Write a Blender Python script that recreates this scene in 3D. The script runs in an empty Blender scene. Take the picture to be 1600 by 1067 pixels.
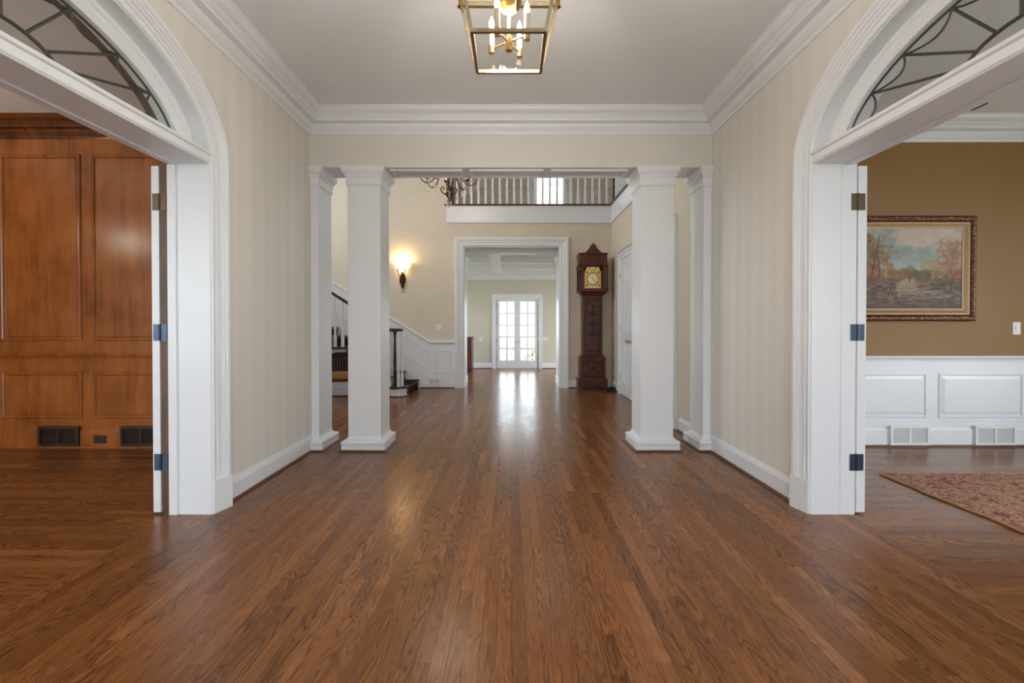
import bpy, bmesh, math, random
import numpy as np
from mathutils import Vector, Matrix
PI = math.pi
random.seed(7)
SC = bpy.context.scene
COL = SC.collection

# ------------------------------------------------------------------ camera
cam_d = bpy.data.cameras.new('camera')
cam = bpy.data.objects.new('camera', cam_d); COL.objects.link(cam)
cam_d.sensor_width = 36.0; cam_d.lens = 16.0
cam_d.clip_start = 0.05; cam_d.clip_end = 200
cam.location = (0, 0, 1.2)
cam.rotation_euler = (math.radians(90 - 0.55), 0, 0)
cam_d.shift_x = 1.5 / 1600
cam_d.shift_y = -19.2 / 1600
SC.camera = cam

# ------------------------------------------------------------------ world (overcast daylight)
W = bpy.data.worlds.new('daylight'); SC.world = W; W.use_nodes = True
bg = W.node_tree.nodes['Background']
bg.inputs[0].default_value = (0.84, 0.93, 1.0, 1); bg.inputs[1].default_value = 8.0
SC.view_settings.view_transform = 'Standard'
SC.view_settings.look = 'None'
SC.view_settings.exposure = 0.58
SC.view_settings.gamma = 1.0
SC.view_settings.use_curve_mapping = False

def portal(loc, rot, sx, sy):
    """daylight portal in a window opening (guides the sky light, gives none itself)"""
    d = bpy.data.lights.new('daylight_portal', 'AREA'); d.shape = 'RECTANGLE'
    d.size = sx; d.size_y = sy; d.cycles.is_portal = True
    o = bpy.data.objects.new('daylight_portal', d); COL.objects.link(o)
    o.location = loc; o.rotation_euler = rot

# ------------------------------------------------------------------ colour helpers
def lin(c):
    c = c / 255.0
    return c / 12.92 if c <= 0.04045 else ((c + 0.055) / 1.055) ** 2.4
def C(r, g, b): return (lin(r), lin(g), lin(b), 1.0)

# ------------------------------------------------------------------ materials
MATS = {}
def base_mat(name, col, rough=0.5, metal=0.0, spec=0.5, coat=0.0, coat_r=0.1):
    m = bpy.data.materials.new(name); m.use_nodes = True
    b = m.node_tree.nodes['Principled BSDF']
    b.inputs['Base Color'].default_value = col
    b.inputs['Roughness'].default_value = rough
    b.inputs['Metallic'].default_value = metal
    b.inputs['Specular IOR Level'].default_value = spec
    b.inputs['Coat Weight'].default_value = coat
    b.inputs['Coat Roughness'].default_value = coat_r
    MATS[name] = m
    return m, m.node_tree, b
def N(nt, typ, **kw):
    n = nt.nodes.new(typ)
    for k, v in kw.items(): setattr(n, k, v)
    return n
def L(nt, a, b): nt.links.new(a, b)
def ramp(nt, fac, stops, interp='LINEAR'):
    r = N(nt, 'ShaderNodeValToRGB'); r.color_ramp.interpolation = interp
    e = r.color_ramp.elements
    while len(e) < len(stops): e.new(0.5)
    for i, (p, c) in enumerate(stops): e[i].position = p; e[i].color = c
    L(nt, fac, r.inputs['Fac']); return r
def coords(nt, scale, loc=None, kind='Object'):
    t = N(nt, 'ShaderNodeTexCoord'); m = N(nt, 'ShaderNodeMapping')
    L(nt, t.outputs[kind], m.inputs['Vector']); m.inputs['Scale'].default_value = scale
    if loc is not None: L(nt, loc, m.inputs['Location'])
    return m
def noise(nt, vec, scale=1, detail=4, rough=0.6, dist=0.0):
    n = N(nt, 'ShaderNodeTexNoise'); L(nt, vec.outputs[0], n.inputs['Vector'])
    n.inputs['Scale'].default_value = scale; n.inputs['Detail'].default_value = detail
    n.inputs['Roughness'].default_value = rough; n.inputs['Distortion'].default_value = dist
    return n
def math_n(nt, op, a, b=None):
    m = N(nt, 'ShaderNodeMath', operation=op)
    for i, v in enumerate((a, b)):
        if v is None: continue
        if isinstance(v, (int, float)): m.inputs[i].default_value = v
        else: L(nt, v, m.inputs[i])
    return m.outputs[0]
def mixc(nt, fac, a, b, mode='MIX'):
    m = N(nt, 'ShaderNodeMix', data_type='RGBA', blend_type=mode)
    if isinstance(fac, (int, float)): m.inputs[0].default_value = fac
    else: L(nt, fac, m.inputs[0])
    for i, v in ((6, a), (7, b)):
        if isinstance(v, tuple): m.inputs[i].default_value = v
        else: L(nt, v, m.inputs[i])
    return m.outputs[2]
def bump(nt, b, height, strength, dist=0.002):
    n = N(nt, 'ShaderNodeBump'); n.inputs['Strength'].default_value = strength
    n.inputs['Distance'].default_value = dist
    L(nt, height, n.inputs['Height']); L(nt, n.outputs[0], b.inputs['Normal'])

def painted(name, col, rough, var=0.03, bstr=0.04):
    m, nt, b = base_mat(name, col, rough)
    v = coords(nt, (1, 1, 1)); n = noise(nt, v, 2.2, 3)
    d = tuple(c * (1 - var * 2) for c in col[:3]) + (1,)
    r = ramp(nt, n.outputs[0], [(0.3, d), (0.7, col)])
    L(nt, r.outputs[0], b.inputs['Base Color'])
    n2 = noise(nt, v, 180, 2); bump(nt, b, n2.outputs[0], bstr, 0.001)
    return m
painted('trim_white', (0.785, 0.80, 0.825, 1), 0.33, 0.01)
painted('ceiling_paint', (0.80, 0.815, 0.835, 1), 0.85, 0.01)
painted('cream_paint', (0.70, 0.625, 0.50, 1), 0.75, 0.02)
painted('header_paint', (0.715, 0.68, 0.625, 1), 0.75, 0.02)
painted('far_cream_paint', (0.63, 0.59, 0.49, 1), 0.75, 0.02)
painted('brown_paint', C(143, 107, 62), 0.6, 0.03)
painted('plate_white', (0.78, 0.78, 0.76, 1), 0.4, 0.0)

def stripes():
    m, nt, b = base_mat('stripe_wallpaper', (1, 1, 1, 1), 0.6)
    t = N(nt, 'ShaderNodeTexCoord'); s = N(nt, 'ShaderNodeSeparateXYZ'); L(nt, t.outputs['Object'], s.inputs[0])
    a = math_n(nt, 'ADD', s.outputs[0], s.outputs[1])
    w = math_n(nt, 'SINE', math_n(nt, 'MULTIPLY', a, 2 * PI / 0.17))
    w2 = math_n(nt, 'MULTIPLY_ADD', w, 3.0); nt.nodes[-1].inputs[2].default_value = 0.5
    r = ramp(nt, w2, [(0.2, (0.745, 0.708, 0.642, 1)), (0.8, (0.758, 0.735, 0.68, 1))])
    v = coords(nt, (1, 1, 0.35)); n = noise(nt, v, 3, 3)
    c = mixc(nt, math_n(nt, 'MULTIPLY', n.outputs[0], 0.25), r.outputs[0], (0.67, 0.61, 0.53, 1))
    L(nt, c, b.inputs['Base Color'])
    L(nt, ramp(nt, w2, [(0.2, (.7,)*3 + (1,)), (0.8, (.5,)*3 + (1,))]).outputs[0], b.inputs['Roughness'])
stripes()

def floor_mat(name, along):           # along: 0 boards run in x, 1 boards run in y
    m, nt, b = base_mat(name, (1, 1, 1, 1), 0.2)
    at = N(nt, 'ShaderNodeAttribute', attribute_name='rnd')
    off = N(nt, 'ShaderNodeCombineXYZ')
    L(nt, math_n(nt, 'MULTIPLY', at.outputs['Fac'], 37.0), off.inputs[0])
    L(nt, math_n(nt, 'MULTIPLY', at.outputs['Fac'], 91.0), off.inputs[1])
    L(nt, math_n(nt, 'MULTIPLY', at.outputs['Fac'], 53.0), off.inputs[2])
    def sc(a, c): return (a, c, 1) if along == 0 else (c, a, 1)
    v = coords(nt, sc(1.5, 11), off.outputs[0])
    n = noise(nt, v, 1.0, 2, 0.45, 0.3)
    rings = math_n(nt, 'FRACT', math_n(nt, 'MULTIPLY', n.outputs[0], 17.0))
    rg = ramp(nt, rings, [(0.0, (0, 0, 0, 1)), (0.35, (.85,)*3 + (1,)), (0.75, (1, 1, 1, 1)), (1.0, (0, 0, 0, 1))])
    v2 = coords(nt, sc(9, 420), off.outputs[0]); n2 = noise(nt, v2, 1.0, 3, 0.7)
    pores = ramp(nt, n2.outputs[0], [(0.36, (0, 0, 0, 1)), (0.55, (1, 1, 1, 1))])
    v3 = coords(nt, sc(1.0, 1.6), off.outputs[0]); n3 = noise(nt, v3, 1.3, 2)
    tone = math_n(nt, 'ADD', math_n(nt, 'MULTIPLY', at.outputs['Fac'], 0.75), math_n(nt, 'MULTIPLY', n3.outputs[0], 0.35))
    light = ramp(nt, tone, [(0.05, C(114, 69, 36)), (0.45, C(136, 86, 47)), (0.75, C(145, 92, 51)), (1.0, C(160, 105, 62))])
    dark = mixc(nt, 0.72, light.outputs[0], C(50, 27, 15))
    st = math_n(nt, 'FRACT', math_n(nt, 'MULTIPLY', at.outputs['Fac'], 7.31))
    st = ramp(nt, st, [(0.15, (.28,)*3 + (1,)), (0.9, (1.,)*3 + (1,))])
    keep = math_n(nt, 'SUBTRACT', 1.0, math_n(nt, 'MULTIPLY', math_n(nt, 'SUBTRACT', 1.0, rg.outputs[0]), st.outputs[0]))
    c1 = mixc(nt, keep, dark, light.outputs[0])
    c2 = mixc(nt, math_n(nt, 'MULTIPLY', math_n(nt, 'SUBTRACT', 1.0, pores.outputs[0]), 0.55), c1, C(52, 28, 16))
    L(nt, c2, b.inputs['Base Color'])
    b.inputs['Specular IOR Level'].default_value = 0.32
    r = ramp(nt, n3.outputs[0], [(0.3, (.20,)*3 + (1,)), (0.7, (.27,)*3 + (1,))])
    L(nt, r.outputs[0], b.inputs['Roughness'])
    vb = coords(nt, sc(2.0, 16)); nb = noise(nt, vb, 1.0, 2)
    h = math_n(nt, 'ADD', math_n(nt, 'MULTIPLY', pores.outputs[0], 0.12), nb.outputs[0])
    bump(nt, b, h, 0.10, 0.002)
    return m
floor_mat('oak_floor_y', 1); floor_mat('oak_floor_x', 0)

def wood(name, c_dark, c_mid, c_light, rough, sc=(6, 6, 0.7), coat=0.0, blotch=0.5):
    m, nt, b = base_mat(name, c_mid, rough, coat=coat, coat_r=0.15)
    v = coords(nt, sc); n = noise(nt, v, 2.0, 5, 0.6, 0.6)
    v2 = coords(nt, (1, 1, 0.8)); n2 = noise(nt, v2, 3.2, 3, 0.55)
    f = math_n(nt, 'ADD', math_n(nt, 'MULTIPLY', n.outputs[0], 1 - blotch), math_n(nt, 'MULTIPLY', n2.outputs[0], blotch))
    r = ramp(nt, f, [(0.32, c_dark), (0.5, c_mid), (0.68, c_light)])
    v3 = coords(nt, (sc[0] * 25, sc[1] * 25, sc[2] * 4)); n3 = noise(nt, v3, 1.0, 2)
    c = mixc(nt, math_n(nt, 'MULTIPLY', n3.outputs[0], 0.25), r.outputs[0], c_dark)
    L(nt, c, b.inputs['Base Color']); bump(nt, b, n3.outputs[0], 0.05, 0.001)
    return m
wood('library_wood', C(110, 60, 24), C(150, 87, 38), C(170, 105, 52), 0.25)
wood('dark_stair_wood', C(40, 20, 12), C(62, 32, 19), C(78, 42, 26), 0.35)
wood('handrail_wood', C(52, 22, 12), C(84, 38, 22), C(100, 50, 30), 0.28)
wood('mahogany', C(40, 13, 6), C(88, 35, 17), C(106, 46, 22), 0.3)
wood('mahogany_dark', C(24, 8, 5), C(44, 16, 10), C(58, 22, 13), 0.4)
wood('shoe_wood', C(66, 36, 18), C(92, 56, 32), C(106, 68, 42), 0.4, sc=(1, 1, 6))
wood('vent_wood', C(34, 20, 12), C(58, 36, 22), C(72, 46, 28), 0.45)
wood('crown_wood', C(62, 30, 14), C(98, 54, 26), C(122, 72, 38), 0.22)
wood('brown_edge_wood', C(74, 48, 26), C(104, 72, 44), C(120, 84, 54), 0.5)
def metal(name, col, rough):
    m, nt, b = base_mat(name, col, rough, metal=1.0)
    v = coords(nt, (1, 1, 1)); n = noise(nt, v, 60, 3)
    r = ramp(nt, n.outputs[0], [(0.3, tuple(c * .75 for c in col[:3]) + (1,)), (0.7, col)])
    L(nt, r.outputs[0], b.inputs['Base Color'])
metal('brass', (0.72, 0.50, 0.24, 1), 0.28)
metal('disc_brass', (0.20, 0.12, 0.045, 1), 0.4)
metal('antique_brass', (0.50, 0.40, 0.26, 1), 0.35)
metal('dial_brass', (0.86, 0.58, 0.16, 1), 0.42)
metal('dial_silver', (0.90, 0.78, 0.48, 1), 0.4)
metal('steel_hinge', (0.075, 0.10, 0.14, 1), 0.42)
metal('bronze_hinge', (0.15, 0.105, 0.065, 1), 0.45)
metal('nickel', (0.55, 0.53, 0.50, 1), 0.3)
metal('lead_came', (0.13, 0.125, 0.115, 1), 0.55)
metal('gilt', (0.36, 0.22, 0.085, 1), 0.5)
metal('gilt_liner', (0.36, 0.235, 0.125, 1), 0.55)
painted('slip_tan', C(186, 166, 140), 0.6)
m, nt, b = base_mat('bronze', C(74, 36, 18), 0.45, metal=0.4)
n = noise(nt, coords(nt, (1, 1, 1)), 40, 3)
L(nt, ramp(nt, n.outputs[0], [(0.35, C(46, 20, 10)), (0.7, C(104, 54, 28))]).outputs[0], b.inputs['Base Color'])
m, nt, b = base_mat('black_rubber', (0.012, 0.012, 0.013, 1), 0.6)
n = noise(nt, coords(nt, (1, 1, 1)), 90, 2); bump(nt, b, n.outputs[0], 0.2)
m, nt, b = base_mat('runner_carpet', C(40, 26, 18), 0.95, spec=0.1)
n = noise(nt, coords(nt, (1, 1, 1)), 160, 3)
L(nt, ramp(nt, n.outputs[0], [(0.3, C(28, 18, 12)), (0.7, C(56, 38, 26))]).outputs[0], b.inputs['Base Color']); bump(nt, b, n.outputs[0], 0.5, 0.004)
m, nt, b = base_mat('gold_fabric', C(128, 90, 46), 0.8, spec=0.2)
n = noise(nt, coords(nt, (1, 1, 1)), 120, 3)
L(nt, ramp(nt, n.outputs[0], [(0.3, C(112, 76, 38)), (0.7, C(144, 102, 56))]).outputs[0], b.inputs['Base Color'])
m, nt, b = base_mat('candle_sleeve', (0.55, 0.46, 0.32, 1), 0.5)
n = noise(nt, coords(nt, (1, 1, 1)), 30, 2); bump(nt, b, n.outputs[0], 0.05)

def glass(name, tint=(1, 1, 1, 1), refl=1.0):
    m = bpy.data.materials.new(name); m.use_nodes = True; nt = m.node_tree
    nt.nodes.remove(nt.nodes['Principled BSDF']); out = nt.nodes['Material Output']
    t = N(nt, 'ShaderNodeBsdfTransparent'); t.inputs[0].default_value = tint
    g = N(nt, 'ShaderNodeBsdfGlossy'); g.inputs['Roughness'].default_value = 0.03
    f = N(nt, 'ShaderNodeLayerWeight'); f.inputs[0].default_value = 0.5
    sch = math_n(nt, 'MULTIPLY_ADD', math_n(nt, 'POWER', f.outputs['Facing'], 5.0), 0.9); nt.nodes[-1].inputs[2].default_value = 0.04
    n = noise(nt, coords(nt, (1, 1, 1)), 3, 1)
    bp = N(nt, 'ShaderNodeBump'); bp.inputs['Strength'].default_value = 0.02; L(nt, n.outputs[0], bp.inputs['Height'])
    L(nt, bp.outputs[0], g.inputs['Normal'])
    mx = N(nt, 'ShaderNodeMixShader')
    L(nt, math_n(nt, 'MULTIPLY', sch, refl), mx.inputs[0])
    L(nt, t.outputs[0], mx.inputs[1]); L(nt, g.outputs[0], mx.inputs[2]); L(nt, mx.outputs[0], out.inputs[0])
    MATS[name] = m
glass('clear_glass'); glass('fan_glass', (0.93, 0.94, 0.93, 1))
glass('door_glass', (0.70, 0.71, 0.71, 1))
m = bpy.data.materials.new('sheer_blind'); m.use_nodes = True; nt = m.node_tree; nt.nodes.remove(nt.nodes['Principled BSDF'])
tb = N(nt, 'ShaderNodeBsdfTranslucent'); n = noise(nt, coords(nt, (1, 1, 1)), 4, 3)
L(nt, ramp(nt, n.outputs[0], [(0.3, (0.58, 0.585, 0.58, 1)), (0.7, (0.64, 0.645, 0.64, 1))]).outputs[0], tb.inputs[0]); L(nt, tb.outputs[0], nt.nodes['Material Output'].inputs[0]); MATS['sheer_blind'] = m
glass('lantern_glass', (0.96, 0.96, 0.95, 1), 0.6)
m, nt, b = base_mat('crystal', (0.95, 0.96, 1, 1), 0.03)
b.inputs['Transmission Weight'].default_value = 0.85; b.inputs['IOR'].default_value = 1.5
n = noise(nt, coords(nt, (1, 1, 1)), 30, 1); bump(nt, b, n.outputs[0], 0.1)
def emis(name, col, strength, base=(.9, .8, .6, 1)):
    m, nt, b = base_mat(name, base, 0.4)
    b.inputs['Emission Color'].default_value = col
    v = coords(nt, (1, 1, 1)); n = noise(nt, v, 25, 2)
    s = math_n(nt, 'MULTIPLY_ADD', n.outputs[0], strength * 0.4); nt.nodes[-1].inputs[2].default_value = strength * 0.8
    L(nt, s, b.inputs['Emission Strength'])
emis('bulb_glow', (1.0, 0.72, 0.38, 1), 22)
emis('shade_glow', (1.0, 0.66, 0.26, 1), 4.2)
def attr_mat(name, rough):
    m, nt, b = base_mat(name, (1, 1, 1, 1), rough, spec=0.3)
    a = N(nt, 'ShaderNodeAttribute', attribute_name='Col'); 
    n = noise(nt, coords(nt, (1, 1, 1)), 110, 3, 0.7)
    d = mixc(nt, 0.35, a.outputs['Color'], ramp(nt, n.outputs[0], [(0.25, (0.25,)*3 + (1,)), (0.75, (0.8,)*3 + (1,))]).outputs[0], 'OVERLAY')
    L(nt, d, b.inputs['Base Color']); bump(nt, b, n.outputs[0], 0.25, 0.002)
attr_mat('oil_paint', 0.5)
def rug_mat():
    m, nt, b = base_mat('rug_wool', (1, 1, 1, 1), 0.95, spec=0.1)
    v = coords(nt, (1, 1, 1))
    vo = N(nt, 'ShaderNodeTexVoronoi'); L(nt, v.outputs[0], vo.inputs['Vector']); vo.inputs['Scale'].default_value = 5.5
    n = noise(nt, v, 20, 5, 0.8, 0.6); n2 = noise(nt, v, 4.5, 3, 0.6, 1.5); n3 = noise(nt, v, 70, 2)
    a = ramp(nt, n.outputs[0], [(0.38, C(84, 36, 34)), (0.46, C(142, 86, 76)), (0.51, C(196, 166, 140)), (0.56, C(156, 106, 86)), (0.62, C(92, 46, 44))])
    bl = ramp(nt, n2.outputs[0], [(0.60, (0, 0, 0, 1)), (0.66, (1, 1, 1, 1))])
    c = mixc(nt, math_n(nt, 'MULTIPLY', bl.outputs[0], 0.55), a.outputs[0], C(64, 58, 66))
    md = ramp(nt, vo.outputs['Distance'], [(0.12, (1, 1, 1, 1)), (0.2, (0, 0, 0, 1))])
    c = mixc(nt, math_n(nt, 'MULTIPLY', md.outputs[0], 0.6), c, C(120, 48, 40))
    c = mixc(nt, math_n(nt, 'MULTIPLY', n3.outputs[0], 0.22), c, C(180, 146, 116))
    L(nt, c, b.inputs['Base Color']); bump(nt, b, n3.outputs[0], 0.6, 0.004)
rug_mat()
m, nt, b = base_mat('rug_binding', C(196, 142, 100), 0.9)
n = noise(nt, coords(nt, (1, 1, 1)), 200, 2); bump(nt, b, n.outputs[0], 0.4)
m, nt, b = base_mat('foliage', C(120, 150, 90), 0.7)
n = noise(nt, coords(nt, (1, 1, 1)), 9, 3)
L(nt, ramp(nt, n.outputs[0], [(0.3, C(160, 182, 152)), (0.7, C(206, 216, 196))]).outputs[0], b.inputs['Base Color'])
m, nt, b = base_mat('lawn', C(150, 160, 120), 0.9)
n = noise(nt, coords(nt, (1, 1, 1)), 4, 4)
L(nt, ramp(nt, n.outputs[0], [(0.3, C(150, 150, 130)), (0.7, C(182, 180, 162))]).outputs[0], b.inputs['Base Color'])

m, nt, b = base_mat('paving', (0.68, 0.67, 0.64, 1), 0.8)
n = noise(nt, coords(nt, (1, 1, 1)), 3, 4)
L(nt, ramp(nt, n.outputs[0], [(0.3, (0.6, 0.59, 0.56, 1)), (0.7, (0.74, 0.73, 0.70, 1))]).outputs[0], b.inputs['Base Color'])
# ------------------------------------------------------------------ mesh builder
class MB:
    def __init__(s): s.v = []; s.f = []; s.sm = []
    def add(s, vs, fs, smooth=False):
        o = len(s.v); s.v += [tuple(v) for v in vs]
        for f in fs: s.f.append(tuple(i + o for i in f)); s.sm.append(smooth)
        return s
    def box(s, x0, x1, y0, y1, z0, z1):
        x0, x1 = sorted((x0, x1)); y0, y1 = sorted((y0, y1)); z0, z1 = sorted((z0, z1))
        v = [(x, y, z) for z in (z0, z1) for y in (y0, y1) for x in (x0, x1)]
        return s.add(v, [(0, 2, 3, 1), (4, 5, 7, 6), (0, 1, 5, 4), (2, 6, 7, 3), (0, 4, 6, 2), (1, 3, 7, 5)])
    def cbox(s, x0, x1, y0, y1, z0, z1, c):
        """box whose top edges are chamfered by c"""
        v = [(x0, y0, z0), (x1, y0, z0), (x1, y1, z0), (x0, y1, z0),
             (x0, y0, z1 - c), (x1, y0, z1 - c), (x1, y1, z1 - c), (x0, y1, z1 - c),
             (x0 + c, y0 + c, z1), (x1 - c, y0 + c, z1), (x1 - c, y1 - c, z1), (x0 + c, y1 - c, z1)]
        f = [(3, 2, 1, 0), (8, 9, 10, 11)]
        for a in (0, 4):
            for i in range(4): f.append((a + i, a + (i + 1) % 4, a + 4 + (i + 1) % 4, a + 4 + i))
        return s.add(v, f)
    def prism(s, poly, axis, a0, a1):
        """extrude a 2-d polygon; axis 'x': (y,z)  'y': (x,z)  'z': (x,y)"""
        def P(p, a):
            return {'x': (a, p[0], p[1]), 'y': (p[0], a, p[1]), 'z': (p[0], p[1], a)}[axis]
        n = len(poly); v = [P(p, a0) for p in poly] + [P(p, a1) for p in poly]
        f = [tuple(range(n)), tuple(range(2 * n - 1, n - 1, -1))]
        f += [(i, i + n, (i + 1) % n + n, (i + 1) % n) for i in range(n)]
        return s.add(v, f)
    def sweep(s, path, n, prof, closed=False, flip=False, smooth=False):
        P = [Vector(p) for p in path]; n = Vector(n).normalized(); k = len(P)
        segs = []
        for i in range(k if closed else k - 1):
            t = (P[(i + 1) % k] - P[i]).normalized(); mm = n.cross(t)
            segs.append(-mm if flip else mm)
        vs = []; q = len(prof)
        for i in range(k):
            if closed: a, b = segs[i - 1], segs[i]
            else: a = segs[max(i - 1, 0)]; b = segs[min(i, k - 2)]
            mit = (a + b) / max(0.15, 1 + a.dot(b))
            for (u, w) in prof: vs.append(P[i] + mit * u + n * w)
        fs = []
        for i in range(k if closed else k - 1):
            j = (i + 1) % k
            for e in range(q):
                g = (e + 1) % q; fs.append((i * q + e, i * q + g, j * q + g, j * q + e))
        if not closed: fs += [tuple(range(q)), tuple(range((k - 1) * q, k * q))]
        return s.add(vs, fs, smooth)
    def tube(s, pts, r, seg=8, closed=False, smooth=True):
        P = [Vector(p) for p in pts]; k = len(P); vs = []; up = None
        R = r if isinstance(r, (list, tuple)) else [r] * k
        for i in range(k):
            if closed: t = (P[(i + 1) % k] - P[i - 1])
            else: t = P[min(i + 1, k - 1)] - P[max(i - 1, 0)]
            t.normalize()
            if up is None:
                up = Vector((0, 0, 1)) if abs(t.z) < 0.9 else Vector((1, 0, 0))
            a = (up - t * up.dot(t)).normalized(); b = t.cross(a); up = a
            for j in range(seg):
                w = 2 * PI * j / seg; vs.append(P[i] + (a * math.cos(w) + b * math.sin(w)) * R[i])
        fs = []
        for i in range(k if closed else k - 1):
            i2 = (i + 1) % k
            for j in range(seg):
                j2 = (j + 1) % seg; fs.append((i * seg + j, i * seg + j2, i2 * seg + j2, i2 * seg + j))
        s.add(vs, fs, smooth)
        if not closed: s.add(vs[:seg], [tuple(range(seg))]); s.add(vs[-seg:], [tuple(range(seg))])
        return s
    def lathe(s, prof, c=(0, 0, 0), seg=16, axis='z', square=False, smooth=True):
        vs = []; k = len(prof)
        for (r, h) in prof:
            for j in range(seg):
                w = 2 * PI * (j + (0.5 if square else 0)) / seg
                rr = r * (math.sqrt(2) if square else 1)
                a, b = rr * math.cos(w), rr * math.sin(w)
                p = {'z': (a, b, h), 'y': (a, h, b), 'x': (h, a, b)}[axis]
                vs.append((c[0] + p[0], c[1] + p[1], c[2] + p[2]))
        fs = [(i * seg + j, i * seg + (j + 1) % seg, (i + 1) * seg + (j + 1) % seg, (i + 1) * seg + j) for i in range(k - 1) for j in range(seg)]
        fs += [tuple(range(seg)), tuple(range((k - 1) * seg, k * seg))]
        return s.add(vs, fs, smooth and not square)
    def ball(s, c, r, seg=10, rings=6, sc=(1, 1, 1)):
        pr = [(max(1e-4, math.sin(PI * i / rings)), -math.cos(PI * i / rings)) for i in range(rings + 1)]
        t = MB().lathe(pr, (0, 0, 0), seg)
        return s.add([(c[0] + v[0] * r * sc[0], c[1] + v[1] * r * sc[1], c[2] + v[2] * r * sc[2]) for v in t.v], t.f, True)
    def mesh(s, name, mat, bevel=0.0, bseg=1, angle=35):
        me = bpy.data.meshes.new(name); bm = bmesh.new()
        vv = [bm.verts.new(v) for v in s.v]
        for f, sm in zip(s.f, s.sm):
            try: fc = bm.faces.new([vv[i] for i in f]); fc.smooth = sm
            except ValueError: pass
        bmesh.ops.remove_doubles(bm, verts=bm.verts, dist=1e-6)
        bmesh.ops.recalc_face_normals(bm, faces=bm.faces)
        if bevel:
            bmesh.ops.bevel(bm, geom=list(bm.edges), offset=bevel, segments=bseg, affect='EDGES', profile=0.5, clamp_overlap=True)
        bm.to_mesh(me); bm.free()
        if any(s.sm): me.set_sharp_from_angle(angle=math.radians(angle))
        me.materials.append(MATS[mat]); return me
def tag(o, label=None, cat=None, group=None, kind=None):
    if label: o['label'] = label
    if cat: o['category'] = cat
    if group: o['group'] = group
    if kind: o['kind'] = kind
    return o
def link(name, me, parent=None, loc=None, rz=0):
    o = bpy.data.objects.new(name, me); COL.objects.link(o)
    if parent: o.parent = parent
    if loc is not None: o.location = loc
    if rz: o.rotation_euler = (0, 0, rz)
    return o
def obj(name, mb, mat, parent=None, bevel=0.0, loc=None, rz=0, bseg=1, angle=35):
    return link(name, mb.mesh(name, mat, bevel, bseg, angle), parent, loc, rz)
def struct(name, mb, mat, label=None, cat=None, bevel=0.0):
    return tag(obj(name, mb, mat, bevel=bevel), label, cat, kind='structure')
def empty(name, loc=(0, 0, 0), rz=0, label=None, cat=None, group=None, kind=None):
    o = link(name, None, None, loc, rz); o.empty_display_size = 0.1
    return tag(o, label, cat, group, kind)
def copy_tree(o, parent=None):
    c = o.copy(); COL.objects.link(c); c.parent = parent
    for ch in o.children: copy_tree(ch, c)
    return c

# wall slab with rectangular holes; plane 'x' (slab between x=a0,a1; u is y) or 'y' (u is x)
def wall_mb(plane, a0, a1, u0, u1, z0, z1, holes=()):
    mb = MB(); us = sorted({u0, u1, *[h[0] for h in holes], *[h[1] for h in holes]})
    zs = sorted({z0, z1, *[h[2] for h in holes], *[h[3] for h in holes]})
    for i in range(len(us) - 1):
        run = None
        for j in range(len(zs) - 1):
            cu, cz = (us[i] + us[i + 1]) / 2, (zs[j] + zs[j + 1]) / 2
            hole = any(h[0] < cu < h[1] and h[2] < cz < h[3] for h in holes)
            if not hole:
                if plane == 'x': mb.box(a0, a1, us[i], us[i + 1], zs[j], zs[j + 1])
                else: mb.box(us[i], us[i + 1], a0, a1, zs[j], zs[j + 1])
    return mb

# ================================================================== dimensions
XW = 1.91          # foyer half width
XO = 2.19          # far face of the foyer side walls
YH = 4.33          # front of the column header
YB = 8.66          # back wall of the stair hall
YF = 12.50         # back wall of the far room
ZC = 3.20          # foyer ceiling
ZH = 2.70          # header soffit
ZU = 3.48          # upper floor
ZT = 5.90          # hall ceiling
Y0 = -1.30         # front wall of the house
AC, AA, AB, ZS = 1.83, 1.058, 0.548, 2.25     # arch centre, half width, rise, springing

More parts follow.
